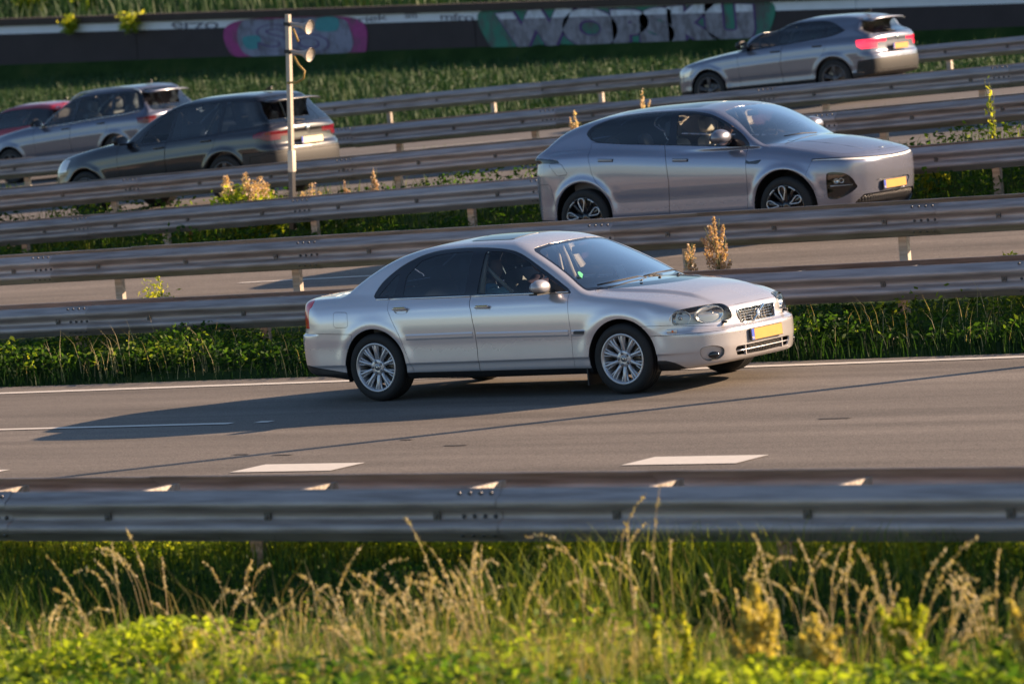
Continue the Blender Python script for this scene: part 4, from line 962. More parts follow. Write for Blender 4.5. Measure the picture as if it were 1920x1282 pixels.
    fr = MB(); ring = [(-.305, .655), (-.30, .665), (0, .671), (.30, .665), (.305, .655), (.278, .553), (.26, .546), (0, .544), (-.26, .546), (-.278, .553)]
    fr.tube([(fx(y, z, .002), y, z) for y, z in ring+ring[:2]], .0065, 6, cap=False); fr.build('grille_frame', M['chrome'], gt)
    db = MB(); db.tube([(fx(0, .55, .010), -.105, .548), (fx(0, .6, .012), 0, .609), (fx(0, .66, .010), .105, .672)], .0115, 6); db.build('badge_bar', M['chrome'], gt)
    bd = MB(); bd.lathe([(.012, 0), (.032, 0), (.034, .006), (.028, .012), (.020, .012), (.018, .004), (0, .004)], 20, c=(fx(0, .607, .008), 0, .607), R=Ry(PI/2)); bd.build('badge', M['chrome'], gt)
    ar = MB(); ar.tube([(fx(0, .607, .016), .018, .622), (fx(0, .607, .018), .036, .640)], .005, 5); ar.build('badge_arrow', M['chrome'], gt)
    it = panel('lower_grille', c3['i'], M['black_plastic'], root, gap=0, depth=0, push=-.06)
    for z, m_ in ((.310, .006), ):
        b = MB(); b.tube([(fx(y, z, -.006), y, z) for y in np.linspace(-.42, .42, 15)], m_, 6); b.build('grille_slat', pm, it)
    for z in (.283, .297, .324, .337):
        b = MB(); b.tube([(fx(y, z, -.022), y, z) for y in np.linspace(-.27, .27, 11)], .0022, 4); b.build('grille_slat', M['black_plastic'], it)
    for j in range(22):
        y = -.27+j*.54/21; b = MB(); b.box((fx(y, .31, -.024), y, .31), (.012, .005, .075)); b.build('grille_bar', M['rim_dark'], it)
    for y in (-.30, .30):
        b = MB(); b.box((fx(y, .31, -.012), y, .308), (.02, .014, .084)); b.build('grille_post', pm, it)
    for side_, h_ in zip((-1, 1), lr(c3['f'])):
        fg = panel('fog_lamp_recess', h_, pm, root, gap=0, depth=0, push=-.028)
        V, T, N = h_; bz = boundary(T); u, inv = np.unique(bz, return_inverse=True); inv = inv.reshape(-1, 2); k = len(u)
        mesh_np('recess_wall', np.concatenate([V[u], V[u]-N[u]*.028]), np.concatenate([np.stack([inv[:, 1], inv[:, 0], inv[:, 0]+k], 1), np.stack([inv[:, 1], inv[:, 0]+k, inv[:, 1]+k], 1)]), pm, fg)
        q = MB(); q.lathe([(0, .012), (.03, .011), (.046, .006), (.05, -.004), (.05, -.03)], 24, R=Rz(side_*.75) @ Ry(PI/2)); 
        fl = q.build('fog_lamp', M['black_gloss'], fg); fl.location = (3.612, side_*.655, .303); fl.scale = (1, 1, .62)
    # bumpers, doors, bonnet, boot
    fb = np.array([(3.02, .604), (3.3, .598), (3.42, .588), (3.60, .560), (3.9, .549), (4.1, .548), (4.1, 0), (3.02, 0)])
    chin = rpoly([(3.0, .292), (3.24, .288), (3.33, .262), (3.40, .212), (3.42, .1), (3.0, .1)], .03)
    rb = np.array([(-1.4, .655), (-.75, .655), (-.236, .637), (-.3, .30), (-.3, .1), (-1.4, .1)])
    sill_dark = np.array([(.2, .262), (2.55, .245), (2.55, .1), (.2, .1)]); rdark = np.array([(-1.4, .36), (-.85, .35), (-.25, .262), (-.25, .1), (-1.4, .1)])
    def surround(m_): return m_
    c4, rest = cutall(rest, [('chin', Side(chin, ymin=.5)), ('front_bumper', Side(fb, ymin=None)), ('rdark', Side(rdark, ymin=None)), ('rear_bumper', Side(rb, ymin=None)), ('sill', Side(sill_dark, ymin=.3))])
    up, lo = split(c4['front_bumper'], np.where(c4['front_bumper'][0][:, 2] > 0, .512-c4['front_bumper'][0][:, 2], 1))
    panel('front_bumper', lo, pm, root); panel('bumper_top_strip', up, pm, root, gap=.002)
    for h_ in lr(c4['chin']): panel('splash_guard', h_, M['black_plastic'], root, gap=0)
    panel('rear_bumper', c4['rear_bumper'], pm, root); panel('rear_valance', c4['rdark'], M['black_plastic'], root)
    for h_ in lr(c4['sill']): panel('side_skirt', h_, M['black_plastic'], root, gap=0)
    fd = rpoly([(2.242, 1.0), (2.242, .87), (2.252, .75), (2.266, .6), (2.266, .2), (1.205, .2), (1.205, .45), (1.196, .626), (1.165, .8), (1.140, .877), (1.135, 1.42), (1.45, 1.42)], .01)
    rd = rpoly([(1.133, 1.42), (1.138, .877), (1.163, .8), (1.194, .626), (1.203, .45), (1.203, .2), (.46, .2), (.445, .287), (.38, .454), (.328, .60), (.244, .755), (.195, .85), (.188, .905), (.20, 1.0), (.40, 1.42)], .01)
    # keep the roof rail out of the doors
    below = lambda V: V[:, 2]-.962
    c5, rest = cutall(rest, [('front_door', Side(fd, .5, cond=below)), ('rear_door', Side(rd, .5, cond=below)),
                             ('fuel_flap', Side(rpoly([(-.462, .848), (-.290, .842), (-.282, .702), (-.455, .706)], .03), .5, cond=lambda V: V[:, 1]))])
    for h_ in lr(c5['front_door']): panel('front_door', h_, pm, root)
    for h_ in lr(c5['rear_door']): panel('rear_door', h_, pm, root)
    panel('fuel_flap', c5['fuel_flap'], pm, root)
    bon = [(2.40, .0), (2.40, .66), (2.44, .715), (2.52, .735), (2.9, .70), (3.22, .60), (3.50, .50), (3.60, .435), (3.625, .38), (3.635, .25), (3.64, 0), (3.64, -.2), (2.40, -.2)]
    c6, rest = cutall(rest, [('bonnet', Top(np.array(bon), .70)), ('boot_lid', Top(np.array([(-1.2, -.1), (-1.2, .66), (-.95, .69), (-.60, .66), (-.52, -.1)]), .70)),
                             ('sunroof', Top(rpoly([(.86, -.1), (.86, .40), (1.34, .40), (1.36, -.1)], .04), 1.2))])
    panel('bonnet', c6['bonnet'], pm, root); panel('boot_lid', c6['boot_lid'], pm, root); panel('sunroof', c6['sunroof'], M['black_gloss'], root, push=.004)
    panel('body', rest, pm, root, gap=.0018)
    # cowl, wipers, washer jets
    cw = MB(); cw.box((2.45, 0, .915), (.14, 1.26, .02), R=Ry(-.1)); cw.build('cowl', M['black_plastic'], root)
    def wip(P, nm='wiper'):
        b = MB(); b.tube(P, .0045, 6); o = b.build(nm, M['black_plastic'], root)
        b = MB(); b.tube([Vector(q)+Vector((.004, 0, -.008)) for q in P[:3]], .004, 4); b.build('wiper_blade', M['rubber'], o)
    wip([(2.41, -.64, .972), (2.47, -.38, .985), (2.50, -.12, .992), (2.53, -.02, .972)]); wip([(2.47, .02, .982), (2.45, .28, .99), (2.42, .58, .985), (2.50, .62, .95)])
    for y in (-.30, .0, .30):
        b = MB(); b.lathe([(.016, 0), (.014, .010), (0, .014)], 10, c=(2.66, y, float(S.g['deck'](2.66))-.004)); b.build('washer_jet', M['black_plastic'], root)
    for sgn in (-1, 1):
        b = MB(); b.box((0, 0, 0), (.05, .025, .022)); b.tube([(-.01, 0, 0), (-.05, sgn*-.01, -.02)], .007, 6); o = b.build('headlight_washer', M['black_plastic'], root, bevel=.005)
        o.location = (3.655, sgn*.50, .578)
    # side detail
    for s_ in (-1, 1):
        for nm, x0, z0 in (('front', 1.30, .832), ('rear', .352, .848)):
            W_ = .913
            cup = MB(); cup.lathe([(0, -.004), (.6, -.003), (.95, .0), (1.0, .004)], 24, R=Rx(s_*-PI/2)); o = cup.build('handle_cup', M['rim'], root)
            o.location = (x0+.005, s_*(W_-.012), z0-.012); o.scale = (.078, 1, .030)
            h = MB(); h.prism(rpoly([(-.075, -.013), (.07, -.016), (.08, .008), (.06, .018), (-.07, .016), (-.085, .004)], .012), (0, 0, 0), .022, R=Matrix(((1, 0, 0), (0, 0, 1), (0, 1, 0))))
            o = h.build('door_handle', M['silver'], root, bevel=.006); o.location = (x0, s_*(W_+.004), z0+.008)
            cp = MB(); cp.prism(rpoly([(-.06, -.004), (.068, -.004), (.074, .006), (-.055, .007)], .004), (0, 0, 0), .006, R=Matrix(((1, 0, 0), (0, 0, 1), (0, 1, 0))))
            o2 = cp.build('chrome_strip', M['chrome'], o); o2.location = (0, s_*.013, .010)
        for x0, x1 in ((1.205, 2.245), (.39, 1.175), (2.262, 2.43)):
            b = MB(); z0, z1 = .549, .612; n = 12; P = []
            xs_ = np.linspace(x0+.01, x1-.005, n); prof = [(z0, -.010), (z0+.006, .002), (z0+.02, .0055), (z1-.012, .0065), (z1-.002, .003), (z1, -.010)]
            for x in xs_:
                Wx = float(S.g['W'](x)+S.g['low'](.58))
                for zz, dd in prof: P.append((x, s_*(Wx+dd), zz+(.006 if x < 1.2 else (1.2-x)*.012)))
            k = len(prof); F = [(i*k+j, i*k+j+1, (i+1)*k+j+1, (i+1)*k+j) for i in range(n-1) for j in range(k-1)]+[tuple(range(k)), tuple(range((n-1)*k, n*k))]
            b.add(P, F, False); b.build('rubbing_strip', pm, root)
        b = MB(); b.prism(rpoly([(-.055, -.015), (.055, -.018), (.06, .012), (-.045, .014)], .008), (2.355, s_*.924, .575), .008, R=Matrix(((1, 0, 0), (0, 0, 1), (0, 1, 0)))); b.build('side_badge', M['rim_dark'], root)
        for (x0, x1, zz) in ((.035, .185, .9485), (.195, 1.135, .9475), (1.145, 2.235, .9375)):
            b = MB(); P = []
            for x in np.linspace(x0, x1, 8):
                z = .951-(x)*.0055; y = float(S.g['CW'](z)+S.g['cx'](x)); y = max(y, .0)
                P.append((x, s_*(y+.012), z-.004))
            b.tube(P, .0065, 6); b.build('chrome_strip', M['chrome'], root)
        # door mirror
        mr = MB(); n, k = 18, 10; P = []
        for i in range(k+1):
            th = PI*i/k
            for j in range(n):
                ph = 2*PI*j/n; x = math.cos(th); r = math.sin(th)**.75
                P.append((x*(.075 if x > 0 else .03), r*math.cos(ph)*.115, r*math.sin(ph)*(.072 if math.sin(ph) > 0 else .058)))
        mr.add(P, [(i*n+j, i*n+(j+1) % n, (i+1)*n+(j+1) % n, (i+1)*n+j) for i in range(k) for j in range(n)], True)
        o = mr.build('door_mirror', pm, root); o.location = (2.03 if s_ < 0 else 1.88, s_*(1.0 if s_ < 0 else .94), 1.0 if s_ < 0 else .985); o.rotation_euler = (0, 0, s_*.12)
        b = MB(); b.box((0, s_*-.07, -.045), (.07, .16, .03)); b.box((.0, 0, -.058), (.10, .19, .012)); b.build('mirror_foot', M['black_plastic'], o)
        g_ = MB(); g_.lathe([(0, 0), (.9, 0), (1, .1)], 20, R=Ry(-PI/2)); q = g_.build('mirror_glass', M['chrome'], o); q.location = (-.030, 0, 0); q.scale = (.05, .10, .055)
        # side marker lamp
        b = MB(); sdm = rpoly([(0, 0), (.19, .003), (.195, -.050), (.05, -.052)], .012)
        P = []
        for u, v in sdm:
            x = 3.165+u; z = .578+v; P.append((x, s_*(float(S.g['W'](x)+S.g['low'](z))-.012+.004), z))
        b = MB(); P2 = []
        mm = S.mesh if 0 else None
        lamp = MB(); lamp.box((0, 0, 0), (.095, .012, .036)); o = lamp.build('side_marker', M['clearplastic'], root, bevel=.008); o.location = (3.325, s_*.862, .545); o.rotation_euler = (0, 0, -s_*-.22 if s_ > 0 else -.0)
        o.rotation_euler = (0, 0, -s_*.30)
        q = MB(); q.lathe([(0, .006), (.010, .003), (.011, -.004)], 12, R=Rx(-s_*PI/2)); q2 = q.build('indicator_bulb', M['orange'], o); q2.location = (.008, s_*.006, 0)
        # mud flap
        b = MB(); b.box((2.40, s_*.80, .22), (.015, .20, .26)); b.build('mud_flap', M['black_plastic'], root)
    # sill crease
    # wheel arches (liners)
    for xa in (.01, WB+.01):
        for s_ in (-1, 1):
            l = MB(); a = np.linspace(-.35, PI+.35, 22); r_ = .372
            P = [(xa+r_*math.cos(t), s_*y, .318+r_*math.sin(t)) for y in (.50, .885) for t in a]; k = len(a)
            l.add(P, [(i, i+1, k+i+1, k+i) for i in range(k-1)], True); l.add(P[:k], [tuple(range(k))]); l.build('wheel_arch_liner', M['black_plastic'], root)
    u = MB(); u.box((1.4, 0, .215), (3.9, 1.1, .06)); u.build('underbody', M['black_plastic'], root)
    for xa in (0, WB):
        for s_ in (-1, 1): make_wheel('wheel', root, .318, .225, .2275, 'multi', (xa, s_*.79, .318), s_)
    number_plate(root, (3.757, 0, .434), 0, tilt=-.03)
    interior(root, 2.12, -.1, .74, .95, .27, M['seat_dark'], xs=1.20)
    rv = MB(); rv.box((1.80, 0, 1.255), (.03, .22, .07)); rv.build('rear_view_mirror', M['black_plastic'], root, bevel=.01)
    for s_ in (-1, 1):   # belts and B posts seen through the glass
        b = MB(); b.tube([(1.175, s_*.735, .95), (1.165, s_*.66, 1.14), (1.16, s_*.575, 1.30)], [.035, .032, .028], 6); b.build('door_post_trim', M['seat_light'], root)
        b = MB(); b.tube([(1.12, s_*.60, 1.22), (1.2, s_*.52, 1.08), (1.3, s_*.42, .92)], .018, 4); b.build('seat_belt', M['seat_light'], root)
    cd = MB(); cd.box((0, 0, 0), (.01, .13, .13)); o = cd.build('parking_card', M['white'], root); o.location = (2.22, .02, 1.03); o.rotation_euler = (0, -.5, 0)
    q = ray_surface(S, np.array([2.6, -.60, 1.06]), np.array([-1., 0, 0]), 0, 1)
    if q is not None:
        st = MB(); st.lathe([(0, 0), (.042, 0)], 20, R=Rz(.15) @ Ry(.95)); o = st.build('round_sticker', M['sticker'], root); o.location = q+np.array([.004, 0, .004])
        st = MB(); st.lathe([(0, 0), (.02, 0)], 12, R=Rz(.15) @ Ry(.95)); o2 = st.build('sticker_print', M['white'], o); o2.location = (.003, 0, -.012)
    return root
def recess(mesh, mat, parent, d, name='recess_wall'):
    V, T, N = mesh; bz = boundary(T); u, inv = np.unique(bz, return_inverse=True); inv = inv.reshape(-1, 2); k = len(u)
    return mesh_np(name, np.concatenate([V[u], V[u]-N[u]*d]), np.concatenate([np.stack([inv[:, 1], inv[:, 0], inv[:, 0]+k], 1), np.stack([inv[:, 1], inv[:, 0]+k, inv[:, 1]+k], 1)]), mat, parent, smooth=False)
def arches(rest, wb, r, z, ymin=.55):
    for xa in (0, wb): _, rest = split(rest, Side(arch_poly(xa, z, r, .05, lean=.01), ymin=ymin)(rest[0]))
    return rest
def liners(root, wb, r, z, hw, M_):
    for xa in (0, wb):
        for s_ in (-1, 1):
            l = MB(); a = np.linspace(-.3, PI+.3, 20); P = [(xa+r*math.cos(t), s_*y, z+r*math.sin(t)) for y in (.5, hw) for t in a]; k = len(a)
            l.add(P, [(i, i+1, k+i+1, k+i) for i in range(k-1)], True); l.add(P[:k], [tuple(range(k))]); l.build('wheel_arch_liner', M['black_plastic'], root)
def mirror_at(root, x, y, z, mat, s_, sc_=1.0, face=1):
    mr = MB(); n, k = 16, 9; P = []
    for i in range(k+1):
        th = PI*i/k
        for j in range(n):
            ph = 2*PI*j/n; xx = math.cos(th); r = math.sin(th)**.7
            P.append((xx*(.09 if xx > 0 else .03)*sc_, r*math.cos(ph)*.125*sc_, r*math.sin(ph)*(.078 if math.sin(ph) > 0 else .055)*sc_))
    mr.add(P, [(i*n+j, i*n+(j+1) % n, (i+1)*n+(j+1) % n, (i+1)*n+j) for i in range(k) for j in range(n)], True)
    o = mr.build('door_mirror', mat, root); o.location = (x, s_*y, z)
    b = MB(); b.box((-.01, s_*-.09, -.055), (.08, .20, .022)); b.box((0, 0, -.052), (.12, .20, .02)); b.build('mirror_foot', M['black_plastic'], o)
    g_ = MB(); g_.lathe([(0, 0), (.9, 0), (1, .1)], 18, R=Ry(-PI/2)); q = g_.build('mirror_glass', M['chrome'], o); q.location = (-.032*sc_, 0, 0); q.scale = (.05, .105*sc_, .055*sc_)
    return o

M['lightbar'] = simple('light_bar_cover', (.85, .82, .80), .15, 0, 1.0)
def wide_tail(P, Q, y0, y1):
    a = Side(P, ymin=y0); b = Side(Q, ymin=y1); return lambda V: np.minimum(a(V), b(V))
def build_coupe_suv(loc):
    S = CarShape(SPEC['coupe_suv']); pm = M['greymet']; WB = 2.906
    root = thing('coupe_suv', 'grey electric coupe crossover with a slim full-width light bar behind the guard rail', 'car', loc)
    rest = arches(S.mesh(0.014), WB, .425, .385)
    DLO = [(0.005, 1.375), (0.02, 1.425), (.118, 1.487), (.419, 1.56), (.727, 1.585), (1.043, 1.585), (1.357, 1.572), (1.593, 1.55), (1.835, 1.50), (2.088, 1.392), (2.307, 1.255), (2.44, 1.135)]
    dlo = np.array(curve(DLO, 5, closed=False).tolist()+[(2.445, 1.10), (1.914, 1.135), (1.288, 1.182), (.6, 1.232), (.20, 1.268), (.08, 1.31)])
    win, rest = split(rest, Side(dlo, .45)(rest[0]))
    gl, win = cutall(win, [('rear_door_window', Side(curve([(.06, 1.375), (.09, 1.425), (.25, 1.50), (.55, 1.553), (.85, 1.565), (1.19, 1.562), (1.235, 1.52), (1.245, 1.215), (1.2, 1.198), (.7, 1.235), (.3, 1.27), (.12, 1.315)], 3), .4)),
                           ('front_door_window', Side(rpoly([(1.38, 1.188), (1.33, 1.555), (1.58, 1.530), (1.82, 1.478), (2.06, 1.375), (2.22, 1.28), (2.15, 1.135)], .03), .4))])
    for w_ in lr(win): panel('window_surround', w_, M['black_gloss'], root, gap=.001, depth=.012, push=-.002)
    for w_ in lr(gl['rear_door_window']): panel('rear_door_window', w_, M['glass_dark'], root, gap=0, depth=0, push=-.004)
    for w_ in lr(gl['front_door_window']): panel('front_door_window', w_, M['glass_side'], root, gap=0, depth=0, push=-.004)
    ws, rest = split(rest, Front(rpoly([(-.2, 1.575), (.3, 1.567), (.56, 1.535), (.62, 1.50), (.79, 1.22), (.80, 1.11), (-.2, 1.11)], .02), xmin=1.45)(rest[0]))
    panel('windscreen', ws, M['glass_wind'], root, gap=.001, depth=.008, push=-.002)
    bl, rest = split(rest, Front(rpoly([(-.2, 1.60), (.45, 1.56), (.62, 1.30), (-.2, 1.28)], .03), xmax=.35)(rest[0]))
    panel('rear_window', bl, M['glass_dark'], root, gap=.002, depth=.01, push=-.003)
    rf, rest = split(rest, Top(rpoly([(.38, -.1), (.38, .50), (1.52, .50), (1.60, -.1)], .05), 1.5)(rest[0])); panel('glass_roof', rf, M['black_gloss'], root, push=.001)
    # light bar, lamps, openings
    far = lambda V: 3.1-V[:, 0]
    LB = [(2.10, .902), (2.16, .903), (2.35, .884), (2.60, .868), (2.94, .856), (2.94, .832), (2.60, .846), (2.35, .862), (2.16, .884), (2.10, .897)]
    c_, rest = cutall(rest, [('bar', lambda V: np.maximum(np.abs(V[:, 2]-(.845+.05*(np.abs(V[:, 1])/.9)**2))-.021+.010*(np.abs(V[:, 1])/.9)**3, np.maximum(3.29-V[:, 0], 0*V[:, 0]-1))),
                             ('lamp', Obl(curve([(2.285, .73), (2.262, .66), (2.262, .5), (2.275, .43), (2.38, .418), (2.515, .465), (2.618, .53), (2.605, .575), (2.568, .642), (2.50, .70), (2.40, .728)], 3), cond=far)),
                             ('lower', Front(rpoly([(-.1, .445), (.40, .442), (.56, .44), (.66, .36), (.62, .27), (-.1, .26)], .02), xmin=3.4)),
                             ('pocket', Front(rpoly([(-.1, .595), (.36, .592), (.41, .57), (.30, .452), (-.1, .452)], .01), xmin=3.4))])
    lb = panel('light_bar', c_['bar'], M['lightbar'], root, gap=.007, depth=0, push=-.004); recess(c_['bar'], M['black_gloss'], lb, .012)
    for h_ in lr(c_['lamp']):
        hp = panel('headlight', h_, M['glass_lamp'], root, gap=0, depth=0, push=-.002); offset_shell('lamp_housing', h_, M['black_gloss'], hp, .06); recess(h_, M['black_gloss'], hp, .06)
        s_ = 1 if h_[0][:, 1].mean() > 0 else -1
        for (cx, cy, cz) in ((3.555, .80, .625), (3.60, .755, .625), (3.635, .705, .62)):
            q = MB(); q.lathe([(0, -.012), (.018, -.008), (.026, .006), (.030, .004)], 14, c=(cx-.012, s_*cy, cz), R=Rz(s_*.75) @ Ry(PI/2)); q.build('reflector', M['chrome'], hp)
        q = MB(); q.tube([(3.50, s_*.868, .572), (3.60, s_*.79, .570), (3.70, s_*.69, .568)], .008, 6); q.build('divider', M['satin'], hp)
    lw = panel('lower_grille', c_['lower'], M['black_plastic'], root, gap=0, depth=0, push=-.05); recess(c_['lower'], M['black_gloss'], lw, .05)
    fx = lambda y, z, d=0.: float(S.g['PF'](z)-S.g['pfd'](abs(y)))+d
    for j in range(-13, 14):
        for sg in (-1, 1):
            P = [(fx(j*.045+sg*u*.07, .285+u*.15, -.02), j*.045+sg*u*.07, .285+u*.15) for u in (0, .5, 1)]
            b = MB(); b.tube(P, .0030, 4); b.build('grille_mesh_bar', M['rim_grey'], lw)
    pk = panel('plate_pocket', c_['pocket'], pm, root, gap=0, depth=0, push=-.015)
    number_plate(root, (fx(0, .54, .006), .0, .525), 0, tilt=-.02)
    # dark lower cladding, bumpers, doors
    fd = rpoly([(2.398, 1.12), (2.398, .95), (2.403, .7), (2.37, .37), (2.37, .30), (1.245, .30), (1.25, .37), (1.289, .75), (1.266, 1.0), (1.21, 1.20)], .008)
    rd = rpoly([(1.208, 1.20), (1.264, 1.0), (1.287, .75), (1.248, .37), (1.243, .30), (.36, .30), (.44, .50), (.36, .68), (.225, .80), (.17, .90), (.115, 1.13), (.10, 1.28)], .008)
    c5, rest = cutall(rest, [('skirt', Side(np.array([(-1.2, .38), (-.55, .36), (.45, .305), (2.5, .30), (3.4, .31), (4.1, .30), (4.1, .1), (-1.2, .1)]), ymin=None)),
                             ('front_door', Side(fd, .5)), ('rear_door', Side(rd, .5)),
                             ('fuel', Side(rpoly([(-.505, 1.055), (-.29, 1.048), (-.195, .912), (-.36, .899)], .03), .5, cond=lambda V: V[:, 1])),
                             ('tail', Side(rpoly([(-1.2, 1.135), (-.72, 1.128), (-.36, 1.096), (-.31, 1.058), (-.72, 1.066), (-1.2, 1.07)], .008), ymin=None)),
                             ('vent', Side(rpoly([(2.215, .968), (2.40, .945), (2.45, .925), (2.62, .94), (2.565, .893), (2.31, .915)], .01), .5)),
                             ('front_bumper', Side(np.array([(3.34, .905), (3.30, .89), (3.22, .73), (3.3, .60), (3.33, .3), (3.33, .1), (4.2, .1), (4.2, .905)]), ymin=None)),
                             ('rear_bumper', Side(np.array([(-.50, .80), (-.43, .55), (-.40, .3), (-.4, .1), (-1.3, .1), (-1.3, .80)]), ymin=None))])
    panel('lower_cladding', c5['skirt'], M['black_plastic'], root, gap=0)
    for k in ('front_door', 'rear_door'):
        for h_ in lr(c5[k]): panel(k, h_, pm, root, gap=.0028)
    panel('fuel_flap', c5['fuel'], pm, root, gap=.003); panel('tail_light', c5['tail'], M['black_gloss'], root)
    for h_ in lr(c5['vent']): panel('side_vent', h_, M['black_gloss'], root)
    panel('front_bumper', c5['front_bumper'], pm, root, gap=.001); panel('rear_bumper', c5['rear_bumper'], pm, root)
    bon, rest = split(rest, Top(np.array([(2.60, -.2), (2.60, .68), (3.0, .72), (3.40, .76), (3.60, .70), (3.72, .55), (3.80, .3), (3.83, -.2)]), .93)(rest[0]))
    panel('bonnet', bon, pm, root, gap=.003); panel('body', rest, pm, root, gap=.002)
    sp = MB(); P = []; ys = np.linspace(-.62, .62, 15)
    for y in ys:
        x = -.62+.09*(y/.62)**2; z = 1.315-.03*(y/.62)**2; P += [(x, y, z), (x+.25, y*.99, z+.10), (x-.05, y, z+.035), (x+.22, y*.99, z+.125)]
    F = []
    for i in range(14):
        a, b = i*4, i*4+4; F += [(a, b, b+1, a+1), (a+2, a+3, b+3, b+2), (a, a+2, b+2, b), (a+1, b+1, b+3, a+3)]
    F += [(0, 1, 3, 2), (56, 58, 59, 57)]; sp.add(P, F, True); sp.build('rear_spoiler', M['black_gloss'], root)
    for s_ in (-1, 1):
        for x0, z0 in ((1.47, .998), (.385, 1.055)):
            h = MB(); h.box((0, 0, 0), (.205, .012, .030)); o = h.build('door_handle', pm, root, bevel=.004); o.location = (x0, s_*.957, z0); o.rotation_euler = (0, .05, 0)
            h = MB(); h.box((0, 0, 0), (.215, .006, .038)); q = h.build('handle_gap', M['rim_dark'], o); q.location = (0, -s_*.004, 0)
        mirror_at(root, 2.12, 1.04, 1.235, pm, s_, 1.35)
    w = MB(); w.tube([(2.72, -.55, 1.185), (2.76, -.2, 1.19), (2.80, .05, 1.175)], .007, 5); w.build('wiper', M['black_plastic'], root)
    cw = MB(); cw.box((2.74, 0, 1.10), (.12, 1.2, .02), R=Ry(-.1)); cw.build('cowl', M['black_plastic'], root)
    bd = MB(); bd.tube([(3.72, -.07, topz(S, 3.72, .07)+.003), (3.735, 0, topz(S, 3.735, 0)+.004), (3.72, .07, topz(S, 3.72, .07)+.003)], .006, 5); bd.build('badge', M['chrome'], root)
    for s_ in (-1, 1):
        b = MB(); b.tube([(x_, s_*y_, topz(S, x_, y_)+.0005) for x_, y_ in ((2.75, .52), (3.0, .50), (3.25, .46), (3.5, .40), (3.66, .34))], .004, 4); b.build('bonnet_crease', pm, root)
    liners(root, WB, .43, .385, .92, M)
    u = MB(); u.box((1.4, 0, .26), (3.9, 1.1, .06)); u.build('underbody', M['black_plastic'], root)
    for xa in (0, WB):
        for s_ in (-1, 1): make_wheel('wheel', root, .362, .245, .262, 'petal', (xa, s_*.835, .362), s_)
    interior(root, 2.25, -.2, .80, 1.18, .42, M['seat_light'], xs=1.42, zsw=.03)
    rv = MB(); rv.box((1.95, 0, 1.47), (.03, .22, .07)); rv.build('rear_view_mirror', M['white'], root, bevel=.01)
    return root

